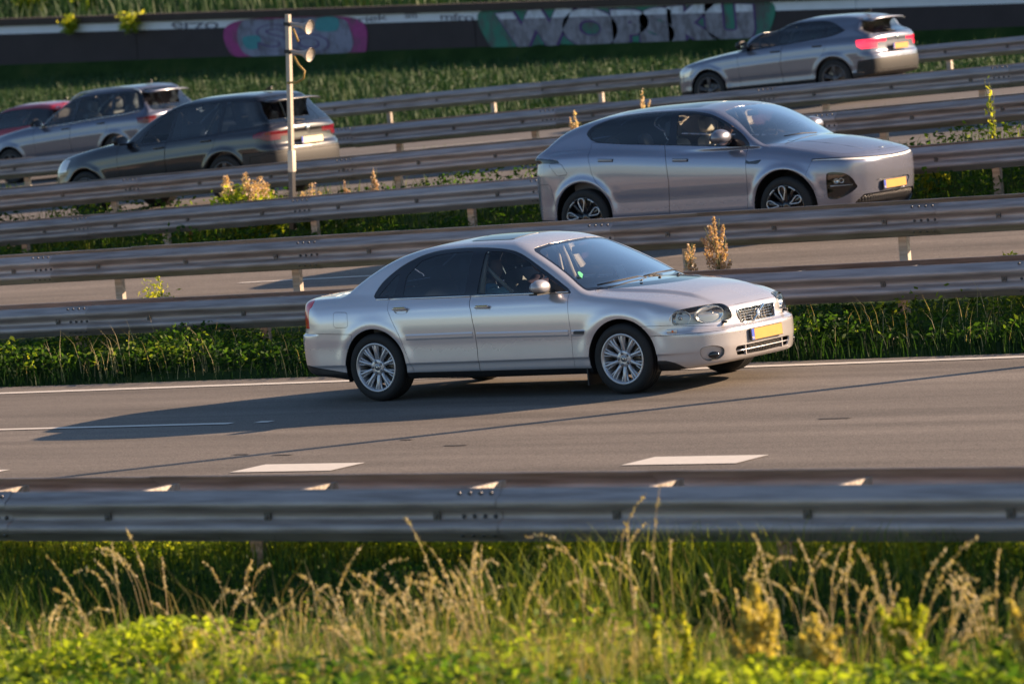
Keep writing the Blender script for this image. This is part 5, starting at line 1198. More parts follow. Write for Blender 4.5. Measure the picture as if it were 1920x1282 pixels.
def build_suv(key, name, label, loc, pitch, pm, wb, r, archr, DLO, wins, belt, H, tail, lamp, plate=None, rails=False, glasses=('glass_side', 'glass_dark', 'glass_dark'), h=.02, hw=.925, fo=.9, lit=False, detail=True, chromeline=False, tailbox=None):
    """five door SUV driving away to the left: nose towards world -X"""
    S = CarShape(SPEC[key])
    root = thing(name, label, 'car', loc, (0, pitch, PI))
    rest = arches(S.mesh(h), wb, archr, r+.015)
    dlo = curve(DLO, 4)
    win, rest = split(rest, Side(dlo, .4)(rest[0]))
    for i, wpoly in enumerate(wins):
        a, win = split(win, Side(rpoly(wpoly, .03), .4)(win[0]))
        for w_ in lr(a): panel('side_window', w_, M[glasses[i]], root, gap=0, depth=0, push=-.004)
    for w_ in lr(win): panel('window_surround', w_, M['black_gloss'], root, gap=.001, depth=.012, push=-.002)
    ws, rest = split(rest, Front(rpoly([(-.2, H-.085), (.5, H-.105), (.60, H-.16), (.76, belt+.06), (.76, belt), (-.2, belt)], .02), xmin=.9)(rest[0]))
    panel('windscreen', ws, M['glass_wind'], root, gap=.001, depth=.01, push=-.002)
    bl, rest = split(rest, Front(rpoly([(-.2, H-.11), (.45, H-.12), (.53, H-.17), (.64, belt+.10), (.60, belt+.05), (-.2, belt+.03)], .02), xmax=-.2)(rest[0]))
    panel('rear_window', bl, M['glass_dark'], root, gap=.002, depth=.012, push=-.004)
    tl, rest = split(rest, tail(rest[0]))
    for h_ in lr(tl): panel('tail_light', h_, M['tail_lit'] if lit else M['red_dark'], root, gap=.001)
    hl, rest = split(rest, lamp(rest[0]))
    for h_ in lr(hl): panel('headlight', h_, M['clearplastic'], root, gap=.001)
    x1 = wb*.745; x2 = wb*.40; fd = rpoly([(x1+.02, belt), (x1, .7), (x1-.02, .36), (x2, .36), (x2+.02, .7), (x2-.02, belt)], .01); rd = rpoly([(x2-.025, belt), (x2+.015, .7), (x2-.005, .36), (.43, .36), (.42, .5), (.30, .70), (.17, .82), (.10, belt)], .01)
    c5, rest = cutall(rest, [('lower_cladding', Side(np.array([(-2, .46), (-.5, .42), (.4, .38), (wb-.4, .37), (wb+.4, .38), (wb+2, .36), (wb+2, 0), (-2, 0)]), ymin=None)), ('front_door', Side(fd, .5)), ('rear_door', Side(rd, .5)),
                             ('rear_valance', Side(np.array([(-.52, .62), (-2, .70), (-2, .40), (-.46, .40)]), ymin=None)), ('front_bumper', Side(np.array([(wb+.38, .66), (wb+2, .72), (wb+2, .1), (wb+.38, .1)]), ymin=None)), ('rear_bumper', Side(np.array([(-.38, .68), (-2, .66), (-2, .1), (-.38, .1)]), ymin=None)),
                             ('bonnet', Top(np.array([(wb-.55, -.2), (wb-.55, .66), (wb+.3, .70), (wb+.62, .55), (wb+.70, -.2)]), belt-.32)),
                             ('tailgate', Front(np.array([(-.2, H-.03), (.62, H-.05), (.74, belt), (.70, .62), (-.2, .60)]), xmax=-.45))])
    for k in ('front_door', 'rear_door', 'lower_cladding', 'rear_valance', 'front_bumper', 'rear_bumper', 'bonnet', 'tailgate'):
        for h_ in (lr(c5[k]) if 'door' in k else [c5[k]]): panel(k, h_, M['black_plastic'] if k in ('lower_cladding', 'rear_valance') or (k == 'rear_bumper' and key == 'dark_suv') else pm, root, gap=.003)
    panel('body', rest, pm, root, gap=.002)
    ro = -SPEC[key]['curves']['PR'][2][1]
    sp = MB(); P = []
    for y in np.linspace(-.56, .56, 11):
        x = -ro+.40+.05*(y/.58)**2; z = topz(S, x, y); x2_ = x-.27; z2 = z-.035
        P += [(x2_, y, z2-.022), (x, y, z-.012), (x2_-.01, y, z2), (x+.02, y, z+.006)]
    F = []
    for i in range(10):
        a, b = i*4, i*4+4; F += [(a, b, b+1, a+1), (a+2, a+3, b+3, b+2), (a, a+2, b+2, b), (a+1, b+1, b+3, a+3)]
    sp.add(P, F+[(0, 1, 3, 2), (40, 42, 43, 41)], True); sp.build('roof_spoiler', pm, root)
    for s_ in (-1, 1):
        for x0, z0 in ((x2+.12, belt-.10), (.30, belt-.08)):
            hd = MB(); hd.box((0, 0, 0), (.20, .035, .028)); o = hd.build('door_handle', M['black_gloss'] if pm != M['greymet'] else pm, root, bevel=.008); o.location = (x0, s_*(hw-.02), z0)
        mirror_at(root, x1-.18, hw+.06, belt+.07, M['black_plastic'] if key != 'hatchback' else pm, s_, 1.2)
        if rails:
            b = MB(); P = [(x_, s_*.57, topz(S, x_, .57)+d_) for x_, d_ in ((1.30, -.01), (1.22, .035), (1.0, .05), (.5, .055), (0, .055), (-.35, .045), (-.50, .02), (-.56, -.02))]
            b.tube([tuple(q) for q in np.array(P)], .018, 6); b.build('roof_rail', M['satin'], root)
        if chromeline:
            b = MB(); pts = []
            for x, z in chromeline: pts.append((x, s_*(float(S.g['CW'](z)+S.g['cx'](x))+.018), z))
            b.tube(pts, .009, 5); b.build('chrome_strip', M['chrome'], root)
    fin = MB(); fin.prism(rpoly([(0, 0), (.16, 0), (.02, .06), (-.02, .055)], .01), (-.35, 0, H-.02), .025, R=Matrix(((1, 0, 0), (0, 0, 1), (0, 1, 0)))); fin.build('roof_antenna', M['black_gloss'], root)
    if plate: number_plate(root, (-ro-.012, 0, plate), PI, mat='plate_pale' if key == 'dark_suv' else 'plate_y')
    bd = MB(); bd.lathe([(0, .012), (.035, .010), (.05, 0)], 18, c=(-ro+.035, 0, belt-.06), R=Ry(-PI/2)); bd.build('badge', M['chrome'], root)
    wp = MB(); wp.tube([(-ro+.07, .02, belt+.06), (-ro+.10, .35, belt+.10)], .008, 5); wp.build('rear_wiper', M['black_plastic'], root)
    liners(root, wb, archr+.006, r+.015, hw-.03, M)
    u = MB(); u.box((wb/2, 0, .28), (wb+1, 1.0, .06)); u.build('underbody', M['black_plastic'], root)
    for xa in (0, wb):
        for s_ in (-1, 1): make_wheel('wheel', root, r, .235, r-.10, 'five', (xa, s_*(hw-.13), r), s_)
    interior(root, wb-.62, -.3, hw-.14, belt, .40, M['seat_dark'], xs=wb*.47)
    return root
# ------------------------------------------------------------------ vegetation
def leaf_mat(name, cols, trans=.35, rough=.6):
    m = bpy.data.materials.new(name); m.use_nodes = True; nt = m.node_tree; nt.nodes.clear(); L = nt.links
    at = nt.nodes.new('ShaderNodeAttribute'); at.attribute_name = 'tone'
    cr = nt.nodes.new('ShaderNodeValToRGB'); L.new(at.outputs['Fac'], cr.inputs[0]); e = cr.color_ramp.elements
    e[0].position = 0; e[0].color = (*cols[0], 1); e[1].position = 1; e[1].color = (*cols[-1], 1)
    for i, c in enumerate(cols[1:-1]): q = e.new((i+1)/(len(cols)-1)); q.color = (*c, 1)
    p = nt.nodes.new('ShaderNodeBsdfPrincipled'); p.inputs['Roughness'].default_value = rough; p.inputs['Specular IOR Level'].default_value = .3; L.new(cr.outputs[0], p.inputs['Base Color'])
    t = nt.nodes.new('ShaderNodeBsdfTranslucent'); mx = nt.nodes.new('ShaderNodeMix'); mx.data_type = 'RGBA'; mx.blend_type = 'MULTIPLY'; mx.inputs[0].default_value = 1; mx.inputs[7].default_value = (1.8, 1.7, .7, 1)
    L.new(cr.outputs[0], mx.inputs[6]); L.new(mx.outputs[2], t.inputs[0])
    ms = nt.nodes.new('ShaderNodeMixShader'); ms.inputs[0].default_value = trans; L.new(p.outputs[0], ms.inputs[1]); L.new(t.outputs[0], ms.inputs[2])
    o = nt.nodes.new('ShaderNodeOutputMaterial'); L.new(ms.outputs[0], o.inputs[0]); return m
M['grass'] = leaf_mat('grass_blades', [(.010, .034, .008), (.024, .066, .012), (.065, .115, .018), (.28, .32, .05)], .5)
M['grass_far'] = leaf_mat('bank_grass', [(.006, .026, .009), (.012, .044, .013), (.024, .066, .017), (.045, .075, .02)], .15)  # shade over the bank is put into these darker greens
M['dry'] = leaf_mat('dry_stems', [(.30, .24, .12), (.46, .38, .22), (.62, .54, .36)], .3)
M['weed'] = leaf_mat('weed_leaves', [(.014, .045, .010), (.045, .105, .014), (.26, .34, .035)], .58)
M['dockseed'] = leaf_mat('seed_heads', [(.34, .30, .09), (.48, .42, .13), (.58, .50, .19)], .35)
M['plume'] = leaf_mat('pink_plumes', [(.34, .23, .17), (.50, .37, .28), (.62, .50, .39)], .35)
M['yellowgreen'] = leaf_mat('yellow_green_leaves', [(.12, .19, .02), (.28, .34, .04), (.45, .44, .07)], .58)
def ribbons(P, D, Ln, W, bend, nseg=3, up=None):
    """P base (n,3), D unit horizontal lean direction (n,2), Ln length, W width, bend 0..1.5 rad total"""
    n = len(P); V = np.empty((n, nseg*2+1, 3)); pos = P.copy(); a = np.full(n, .0)+RNG.uniform(.02, .18, n); wd = np.stack([-D[:, 1], D[:, 0]], 1); tw = RNG.uniform(0, 2*PI, n)
    wv = np.stack([np.cos(tw), np.sin(tw)], 1)
    for i in range(nseg+1):
        t = i/nseg; w = W*(1-t**1.6)*.5
        if i == nseg: V[:, -1] = pos
        else:
            V[:, 2*i] = pos; V[:, 2*i+1] = pos; V[:, 2*i, :2] -= wv*w[:, None]; V[:, 2*i+1, :2] += wv*w[:, None]
        ang = a+bend*t*t*1.2
        pos = pos+np.stack([D[:, 0]*np.sin(ang), D[:, 1]*np.sin(ang), np.cos(ang)], 1)*(Ln/nseg)[:, None]
    k = nseg*2+1; base = (np.arange(n)*k)[:, None]; F = []
    for i in range(nseg-1): F += [np.stack([2*i, 2*i+1, 2*i+3])[None]+base, np.stack([2*i, 2*i+3, 2*i+2])[None]+base]
    i = nseg-1; F.append(np.array([[2*i, 2*i+1, k-1]])+base)
    return V.reshape(-1, 3), np.concatenate(F), k
def leaves(P, size, ell=1.8, flat=.6):
    """small rhombic leaves at P with random orientation"""
    n = len(P); a = RNG.normal(size=(n, 3)); a[:, 2] *= flat; a /= np.linalg.norm(a, axis=1, keepdims=True); b = np.cross(a, RNG.normal(size=(n, 3))); b /= np.linalg.norm(b, axis=1, keepdims=True)
    s = (size*RNG.uniform(.6, 1.3, n))[:, None]; V = np.stack([P-a*s*ell*.5, P+b*s*.42+a*s*.1*ell, P+a*s*ell*.5, P-b*s*.42+a*s*.1*ell], 1)
    base = (np.arange(n)*4)[:, None]; return V.reshape(-1, 3), np.concatenate([np.array([[0, 1, 2]])+base, np.array([[0, 2, 3]])+base]), 4
def veg(name, parts, mat, parent=None):
    """parts: list of (V, F, k, tone per element)"""
    Vs = []; Fs = []; Ts = []; o = 0
    for V, F, k, tone in parts: Vs.append(V); Fs.append(F+o); o += len(V); Ts.append(np.repeat(tone, k))
    V = np.concatenate(Vs); F = np.concatenate(Fs); T = np.concatenate(Ts)
    ob = mesh_np(name, V, F, mat, parent, smooth=False); me = ob.data
    at = me.attributes.new('tone', 'FLOAT', 'POINT'); at.data.foreach_set('value', T.astype(np.float32)); return ob
def nz2(x, y, s, seed=0):
    r = np.random.default_rng(seed); v = 0
    for i in range(6):
        a = r.uniform(0, 2*PI); f = s*r.uniform(.5, 2.2); v = v+np.sin((x*math.cos(a)+y*math.sin(a))*f+r.uniform(0, 6))
    return v/6
ZH = lambda y: np.where((y > -13.4) & (y < -11.5), .62, 1.0)
def grass_area(name, n, x0, x1, y0, y1, h0, h1, w, seed, mat='grass', bend=(.3, 1.2), tonebias=0, nseg=3, dens=None):
    x = RNG.uniform(x0, x1, n); y = RNG.uniform(y0, y1, n); k = nz2(x, y, 1.6, seed)
    keep = RNG.uniform(-.75, .45, n) < k
    if dens is not None: keep &= dens(x, y)
    x, y, k = x[keep], y[keep], k[keep]; m = len(x)
    P = np.stack([x, y, gz(x, y)-.02], 1); a = RNG.uniform(0, 2*PI, m); D = np.stack([np.cos(a), np.sin(a)], 1)
    k3 = nz2(x, y, 1.1, seed+77); L_ = RNG.uniform(h0, h1, m)*(1+.6*k+.5*k3)*ZH(y); tone = np.clip(RNG.normal(.38+tonebias, .16, m)+.25*k+.45*k3, 0, 1)
    V, F, kk = ribbons(P, D, L_, RNG.uniform(.6, 1.3, m)*w, RNG.uniform(*bend, m), nseg)
    o = veg(name, [(V, F, kk, tone)], M[mat]); o['kind'] = 'stuff'; return o
def leaf_area(name, n, x0, x1, y0, y1, h, size, seed, mat='weed', tb=0.4, flat=.5, hmin=.02, thr=0.0):
    x = RNG.uniform(x0, x1, n); y = RNG.uniform(y0, y1, n); k = nz2(x, y, 2.2, seed); keep = RNG.uniform(-.6, .6, n)+thr < k
    x, y, k = x[keep], y[keep], k[keep]; m = len(x); k3 = nz2(x, y, 1.1, seed+77); top = h*(.55+.75*np.clip(k+.3, 0, 1)+.6*k3)*ZH(y); z = gz(x, y)+hmin+top*RNG.uniform(0, 1, m)**.6
    V, F, kk = leaves(np.stack([x, y, z], 1), size, flat=flat); tone = np.clip(RNG.normal(tb, .2, m)+.5*k3, 0, 1)
    o = veg(name, [(V, F, kk, tone)], M[mat]); o['kind'] = 'stuff'; return o
def px(u, v, Y):
    """helper used while laying out: the point at depth row Y seen at photo pixel (u, v)"""
    d = CF+((u-960)/8192)*CR-((v-641)/8192)*CU; t = (Y-CAM_POS[1])/d[1]; return CAM_POS+d*t
# foreground verge (in front of and under the nearest rail)
grass_area('verge_grass', 60000, 1.5, 19, -18.2, -10.85, .08, .36, .010, 3, bend=(.4, 1.6), tonebias=-.05)
grass_area('verge_shade_grass', 16000, 1.5, 19, -13.6, -11.9, .25, .55, .010, 14, bend=(.4, 1.6), tonebias=.22)
leaf_area('verge_weeds', 70000, 1.5, 19, -18.2, -12.0, .20, .028, 5, tb=.22)
leaf_area('verge_bright_weeds', 60000, 1.5, 19, -17.5, -14.6, .22, .028, 7, tb=.70, thr=-.05)
grass_area('verge_bright_grass', 44000, 1.5, 19, -17.5, -13.9, .14, .40, .008, 8, bend=(.3, 1.5), tonebias=.25)
leaf_area('verge_nettles', 26000, 1.5, 19, -17.5, -14.3, .42, .036, 6, tb=.6, thr=-.5)
grass_area('verge_lawn', 30000, 2, 18, -11.5, -10.2, .08, .24, .010, 9, bend=(.4, 1.2), tonebias=.35)
leaf_area('verge_clover', 44000, 2, 18, -11.5, -10.22, .27, .032, 12, tb=.95, mat='weed', thr=-.25)
leaf_area('painted_sun_weeds', 26000, 2, 18, -11.35, -10.2, .26, .034, 13, mat='yellowgreen', tb=.35, thr=-.25)  # sunlight on the strip behind the rail is put into the leaf colour
# median between the two nearest rails
grass_area('median_grass', 24000, -16, 12, 1.62, 3.9, .12, .34, .012, 21, bend=(.5, 1.6), tonebias=-.22)
grass_area('kerb_grass', 7000, -16, 12, 3.9, 6.35, .03, .10, .012, 24, bend=(.3, 1.2), tonebias=.15)
leaf_area('median_weeds', 52000, -16, 12, 1.9, 3.8, .34, .036, 22, tb=.25, thr=-.22)
leaf_area('painted_sun_median_weeds', 8000, -16, 12, 2.0, 3.9, .38, .040, 25, mat='yellowgreen', tb=.10, thr=-.40)  # lit patches of the median painted as brighter yellow-green leaves
grass_area('median_tall_grass', 5000, -16, 12, 2.2, 3.8, .20, .46, .010, 26, bend=(.5, 1.8), tonebias=-.12)
grass_area('median_straw', 2200, -16, 12, 1.8, 3.9, .15, .50, .008, 27, mat='dry', bend=(.4, 1.8))
# shoulder of the slip road and the median behind it
grass_area('shoulder_grass', 16000, -26, 8, 12.7, 16.8, .15, .42, .02, 31, bend=(.3, 1.1))
leaf_area('shoulder_weeds', 40000, -26, 8, 12.75, 16.7, .42, .05, 32, tb=.30)
grass_area('central_grass', 7000, -36, 0, 21.2, 23.3, .12, .32, .03, 41)
# the grass bank up to the wall and above it
grass_area('bank_grass', 60000, -78, -14, 37.7, 56, .12, .38, .04, 51, mat='grass_far', nseg=2)
grass_area('bank_top_grass', 16000, -78, -14, 54, 61.7, .06, .22, .04, 54, mat='grass_far', nseg=2)
leaf_area('bank_weeds', 34000, -78, -14, 38.9, 55, .35, .06, 52, mat='grass_far', tb=.35)
grass_area('upper_bank_grass', 14000, -80, -30, 62.5, 76, .3, .8, .07, 61, mat='grass_far', nseg=2, tonebias=.1)

# tall dry grass stems of the verge: each clump is a plant of its own
def stem_clump(x, y, n, h, spread, lean, label, group='clumps of dry grass in the foreground', tone=.5, w=.0048, head=True, name='dry_grass'):
    z = float(gz(x, y)); r = thing(name, label, 'grass clump', (x, y, z), group=group)
    Vs = []; Fs = []; o = 0; Ts = []
    hd = []
    for i in range(n):
        a = RNG.uniform(0, 2*PI); d0 = np.array([math.cos(a), math.sin(a)]); d = d0*.55+np.array(lean); hh = h*RNG.uniform(.65, 1.1); k = 8; b = RNG.uniform(.3, 2.0); pos = np.array([*(d0*spread*RNG.uniform(0, 1)), -.02]); pts = [pos.copy()]; th = RNG.uniform(.05, .25)
        dn = d/max(1e-6, np.linalg.norm(d))
        for s_ in range(k):
            u = (s_+1)/k; ang = th+b*max(0, u-.45)**1.5*2.2; pos = pos+np.array([dn[0]*math.sin(ang), dn[1]*math.sin(ang), math.cos(ang)])*hh/k; pts.append(pos.copy())
        pts = np.array(pts); ww = np.linspace(w*1.3, w*.7, k+1)*RNG.uniform(.7, 1.2)
        for c_ in range(3):
            aa = 2*PI*c_/3; off = np.stack([np.cos(aa)*ww, np.sin(aa)*ww, 0*ww], 1)*.5; Vs.append(pts+off)
        base = o; q = k+1; f = []
        for s_ in range(k):
            for c_ in range(3):
                c2 = (c_+1) % 3; A = base+c_*q+s_; B = base+c2*q+s_; f += [(A, B, B+1), (A, B+1, A+1)]
        Fs.append(np.array(f)); o += 3*q; Ts.append(np.full(3*q, np.clip(RNG.normal(tone, .2), 0, 1)))
        if head:
            m = 34; u = RNG.uniform(.62, 1.0, m); idx = u*k; i0 = np.minimum(idx.astype(int), k-1); pp = pts[i0]+(pts[i0+1]-pts[i0])*(idx-i0)[:, None]; hd.append(pp+RNG.normal(0, .0035, (m, 3)))
    V = np.concatenate(Vs); F = np.concatenate(Fs); ob = mesh_np('stems', V, F, M['dry'], r, smooth=True); at = ob.data.attributes.new('tone', 'FLOAT', 'POINT'); at.data.foreach_set('value', np.concatenate(Ts).astype(np.float32))
    if hd:
        P = np.concatenate(hd); V, F, kk = leaves(P, .011, ell=2.6, flat=1.8); veg('seed_heads', [(V, F, kk, np.clip(RNG.normal(.6, .2, len(P)), 0, 1))], M['dry'], r)
    return r
def bushy(x, y, h, rad, n, leafmat, size, label, cat='weed', group=None, name='weed', tone=.5, plume=None, stems=6, z=None, col=.0):
    z = float(gz(x, y)) if z is None else z; r = thing(name, label, cat, (x, y, z), group=group)
    st = MB(); tips = []
    for i in range(stems):
        a = RNG.uniform(0, 2*PI); rr = rad*RNG.uniform(.1, .8); t = np.array([math.cos(a)*rr, math.sin(a)*rr, h*RNG.uniform(.7, 1.0)]); st.tube([(0, 0, -.05), tuple(t*np.array([.35, .35, .5])), tuple(t)], [.007, .005, .003], 5); tips.append(t)
    st.build('stem', M['stemgreen'], r)
    ti = RNG.integers(0, stems, n); u = RNG.uniform(.12, .98, n); T = np.array(tips)[ti]; c = T*np.stack([u**1.2*.9+.05, u**1.2*.9+.05, u], 1); c += RNG.normal(0, 1, (n, 3))*rad*.20*np.array([1, 1, .5])
    V, F, kk = leaves(c, size); veg('leaves', [(V, F, kk, np.clip(RNG.normal(tone, .22, n)+.3*(u-.5), 0, 1))], M[leafmat], r)
    if plume:
        P = []
        for t in tips:
            m = plume[1]; uu = RNG.uniform(0, 1, m); P.append(t+np.stack([RNG.normal(0, .02+.035*(1-uu)), RNG.normal(0, .02+.035*(1-uu)), uu*plume[2]], 1))
        P = np.concatenate(P); V, F, kk = leaves(P, plume[3], ell=1.5, flat=1.2); veg('flower_plume', [(V, F, kk, np.clip(RNG.normal(.5, .25, len(P)), 0, 1))], M[plume[0]], r)['kind'] = 'stuff'
    return r
def spike(x, y, h, rad, n, label, mat='dockseed', cat='dock plant', group=None, size=.026, name='dock_plant', leafn=60, tone=.5):
    """upright seed spike with side branches"""
    z = float(gz(x, y)); r = thing(name, label, cat, (x, y, z), group=group); st = MB(); st.tube([(0, 0, -.05), (.01, 0, h*.5), (0, .01, h)], [.009, .007, .003], 5)
    for i in range(7):
        a = RNG.uniform(0, 2*PI); zz = h*(.35+.07*i); st.tube([(0, 0, zz), (math.cos(a)*rad*.5, math.sin(a)*rad*.5, zz+h*.12), (math.cos(a)*rad*.75, math.sin(a)*rad*.75, zz+h*.26)], .003, 4)
    st.build('stem', M['stemgreen'], r)
    nb = 13; ba = RNG.uniform(0, 2*PI, nb); bz0 = np.sort(RNG.uniform(.25, .80, nb))*h; bl_ = h*RNG.uniform(.16, .38, nb)*(1.15-bz0/h*.6); bo = rad*RNG.uniform(.5, 1.25, nb)
    bi = RNG.integers(-3, nb, n); u = RNG.uniform(0, 1, n); mm = bi < 0; bi = np.maximum(bi, 0)
    rr = bo[bi]*np.sqrt(u)*.9; P = np.stack([rr*np.cos(ba[bi]), rr*np.sin(ba[bi]), bz0[bi]+bl_[bi]*u], 1); P[mm] = np.stack([0*u[mm], 0*u[mm], h*(.45+.6*u[mm])], 1)
    P += RNG.normal(0, 1, (n, 3))*np.array([1, 1, .8])*min(.014, rad*.16)*(1.5-u)[:, None]; V, F, kk = leaves(P, size, ell=1.3, flat=1.4); veg('seeds', [(V, F, kk, np.clip(RNG.normal(tone, .25, n), 0, 1))], M[mat], r)
    if leafn:
        P = np.stack([RNG.normal(0, rad*.8, leafn), RNG.normal(0, rad*.8, leafn), RNG.uniform(.02, h*.4, leafn)], 1); V, F, kk = leaves(P, .07, ell=2.4); veg('leaves', [(V, F, kk, RNG.uniform(.2, .8, leafn))], M['weed'], r)
    return r
M['stemgreen'] = simple('green_stem', (.10, .12, .03), .7)
def at(u, v, Y):   # ground position (x) under photo column u on row Y
    return float(px(u, v, Y)[0])
# --- foreground clumps of dry grass, one by one
CL = [(90, 1240, -15.0, 7, .75, 'far left'), (210, 1200, -14.6, 6, .85, ''), (300, 1150, -13.6, 6, .7, ''), (460, 1230, -15.0, 9, .85, ''), (560, 1180, -14.2, 8, .8, ''), (650, 1120, -13.2, 6, .7, ''), (720, 1220, -14.8, 14, .7, ''),
      (800, 1200, -14.4, 14, .72, ''), (880, 1180, -13.9, 10, .85, ''), (940, 1230, -15.0, 13, .75, ''), (1010, 1180, -14.0, 7, .85, ''), (1100, 1240, -15.2, 9, .7, ''), (1190, 1190, -14.1, 5, .9, ''), (1390, 1170, -13.8, 6, .8, ''),
      (1480, 1190, -14.3, 6, .9, ''), (1600, 1190, -14.2, 8, .9, ''), (1690, 1200, -14.4, 9, .85, ''), (1780, 1160, -13.7, 6, .85, ''), (1860, 1150, -13.5, 9, .75, ''), (1540, 1110, -12.9, 4, .7, ''), (130, 1180, -14.0, 4, .6, ''), (610, 1240, -15.2, 12, .6, ''), (840, 1250, -15.4, 12, .6, ''), (1060, 1140, -13.4, 5, .75, ''), (1130, 1100, -12.9, 4, .8, ''), (380, 1120, -13.2, 4, .6, ''), (30, 1160, -13.8, 4, .6, ''), (1740, 1240, -15.1, 8, .7, ''), (750, 1080, -12.6, 4, .65, ''), (450, 1080, -12.6, 3, .6, ''), (1230, 1060, -12.5, 4, .62, '')]
for (u, v, Y, n, h, _) in CL:
    Y = Y+RNG.uniform(-.9, .5); hh = h*RNG.uniform(.6, 1.15); nn = max(4, int(n*1.15))
    stem_clump(at(u, v, Y), Y, nn, hh, .16, (RNG.uniform(-.5, .3), RNG.uniform(-.2, .1)), 'clump of tall bent dry grass stems in the foreground verge')
# a low straw mat at the bottom centre
grass_area('straw', 3400, at(560, 1230, -15.0), at(1180, 1230, -15.0), -16.6, -14.0, .22, .50, .007, 71, mat='dry', bend=(.5, 2.2), tonebias=-.2)
grass_area('straw', 1000, at(0, 1230, -15.0), at(1920, 1230, -15.0), -17.0, -12.4, .25, .62, .007, 73, mat='dry', bend=(.5, 2.4), tonebias=-.2)
leaf_area('bright_nettles', 9000, at(0, 1230, -15.0), at(330, 1230, -15.0), -16.4, -14.2, .34, .032, 81, tb=1.0, thr=-.1)
leaf_area('bright_nettles', 12000, at(1500, 1230, -15.0), at(1920, 1230, -15.0), -16.4, -14.4, .30, .030, 82, tb=1.0, thr=-.1)
leaf_area('bright_nettles', 5000, at(900, 1230, -15.0), at(1300, 1230, -15.0), -16.4, -14.8, .24, .028, 83, tb=.9, thr=-.2)
spike(at(1345, 1290, -15.6), -15.2, .62, .15, 2600, 'large golden dock plant right of centre at the bottom edge', group=None)
spike(at(1475, 1300, -15.6), -15.3, .48, .12, 1500, 'smaller golden dock plant just right of the large one')
spike(at(1650, 1300, -15.4), -15.1, .54, .12, 1500, 'yellow-green dock plant between the two golden ones on the right', mat='yellowgreen', tone=.55)
spike(at(1880, 1300, -15.6), -15.2, .62, .15, 2600, 'golden dock plant near the bottom right corner')
spike(at(345, 1290, -15.5), -15.5, .42, .10, 700, 'pale yellow dock plant at the bottom left', mat='yellowgreen', tone=.7)
spike(at(1232, 1240, -14.8), -14.8, .45, .030, 240, 'left one of two thin yellow flower spikes', mat='yellowgreen', tone=.8, leafn=15)
spike(at(1288, 1235, -14.8), -14.8, .45, .034, 260, 'right one of two thin yellow flower spikes', mat='yellowgreen', tone=.8, leafn=15)
spike(at(520, 1260, -15.2), -15.2, .42, .030, 200, 'thin yellow-green flower spike at the lower left', mat='yellowgreen', tone=.7, leafn=15)
# --- plants of the median behind the silver car
bushy(at(310, 600, 4.4), 4.4, .62, .28, 900, 'yellowgreen', .032, 'yellow-green weed poking up between the two guard rails at the left', 'weed', tone=.6, plume=('yellowgreen', 25, .12, .018))
spike(at(1352, 560, 4.5), 4.5, .95, .17, 1900, 'tall reddish seed-headed weed above the bonnet of the silver saloon', mat='plume', cat='weed', name='weed', size=.026, tone=.35)
spike(at(1300, 560, 4.5), 4.5, .72, .07, 500, 'thin dry weed beside the tall reddish one', mat='plume', cat='weed', name='weed', size=.026, tone=.6)
bushy(at(1905, 540, 4.4), 4.4, .55, .20, 500, 'yellowgreen', .030, 'yellow flowering weed at the right edge between the guard rails', 'weed', tone=.8)
bushy(at(640, 600, 4.4), 4.4, .45, .30, 500, 'yellowgreen', .030, 'low yellow-green weed behind the boot of the silver saloon', 'weed', tone=.6)
spike(at(818, 520, 4.6), 4.6, .75, .05, 220, 'dry weed stalk above the roof of the silver saloon', mat='plume', cat='weed', name='weed', leafn=5)
# --- median with the pole
bushy(at(480, 395, 14.5), 14.5, .72, .70, 4200, 'weed', .06, 'broad leafy bush with pinkish plumes left of the pole', 'bush', name='bush', tone=.95, plume=('plume', 75, .26, .035), stems=13)
bushy(at(590, 380, 14.5), 14.5, .55, .30, 800, 'weed', .05, 'small green weed right of the pole', 'weed', tone=.5, plume=('plume', 40, .2, .03), stems=4)
for (u, h_, lb) in ((650, .72, 'pink seed plume right of the pole'), (706, .85, 'tallest pink seed plume right of the pole'), (130, .5, 'pink seed plume at the left edge of the median'), (350, .5, 'pink seed plume left of the leafy bush'), (12, .55, 'pink seed plume at the far left of the picture')):
    spike(at(u, 385, 14.4), 14.4, h_, .065, 420, lb, mat='plume', cat='weed', name='weed', size=.036, leafn=25)
for (x_, lb, h_) in ((-9.65, 'pale tuft behind the tail of the grey coupe crossover', 1.05), (-8.5, 'pale tuft behind the roof of the grey coupe crossover', 1.25)):
    spike(x_, 16.3, h_, .10, 520, lb, mat='plume', cat='weed', name='weed', size=.036, leafn=10, tone=.85)
bushy(at(1745, 400, 14.5), 14.5, .45, .5, 900, 'yellowgreen', .045, 'sunlit yellow-green weeds right of the grey coupe crossover', 'weed', tone=.6, stems=8)
spike(at(1862, 250, 14.6), 14.6, 1.25, .07, 70, 'lone pale-leaved stalk above the guard rails at the right', mat='yellowgreen', cat='weed', name='weed', size=.05, leafn=8)
# --- climbers over the wall and shrubs on the bank
for (u, v, lb, rr) in ((130, 45, 'yellow-green creeper hanging over the wall at the left', .35), (245, 40, 'second creeper on the wall right of the first', .55)):
    p_ = px(u, v, 61.8); bushy(float(p_[0]), 61.75, .55, rr, 420, 'yellowgreen', .085, lb, 'creeper', name='creeper', tone=.5, stems=6, z=float(p_[2])-.30)
for (u, Y, h_, lb) in ((60, 66, 1.5, 'yellow-green bush above the wall at the top left'), (150, 67, 1.2, 'smaller bush above the wall at the top left'), (75, 40, .9, 'sunlit bush on the bank behind the red car')):
    p_ = px(u, 20 if Y > 60 else 190, Y); bushy(float(p_[0]), Y, h_, .9, 1300, 'yellowgreen' if u < 100 else 'weed', .12, lb, 'bush', name='bush', tone=.5, stems=9)
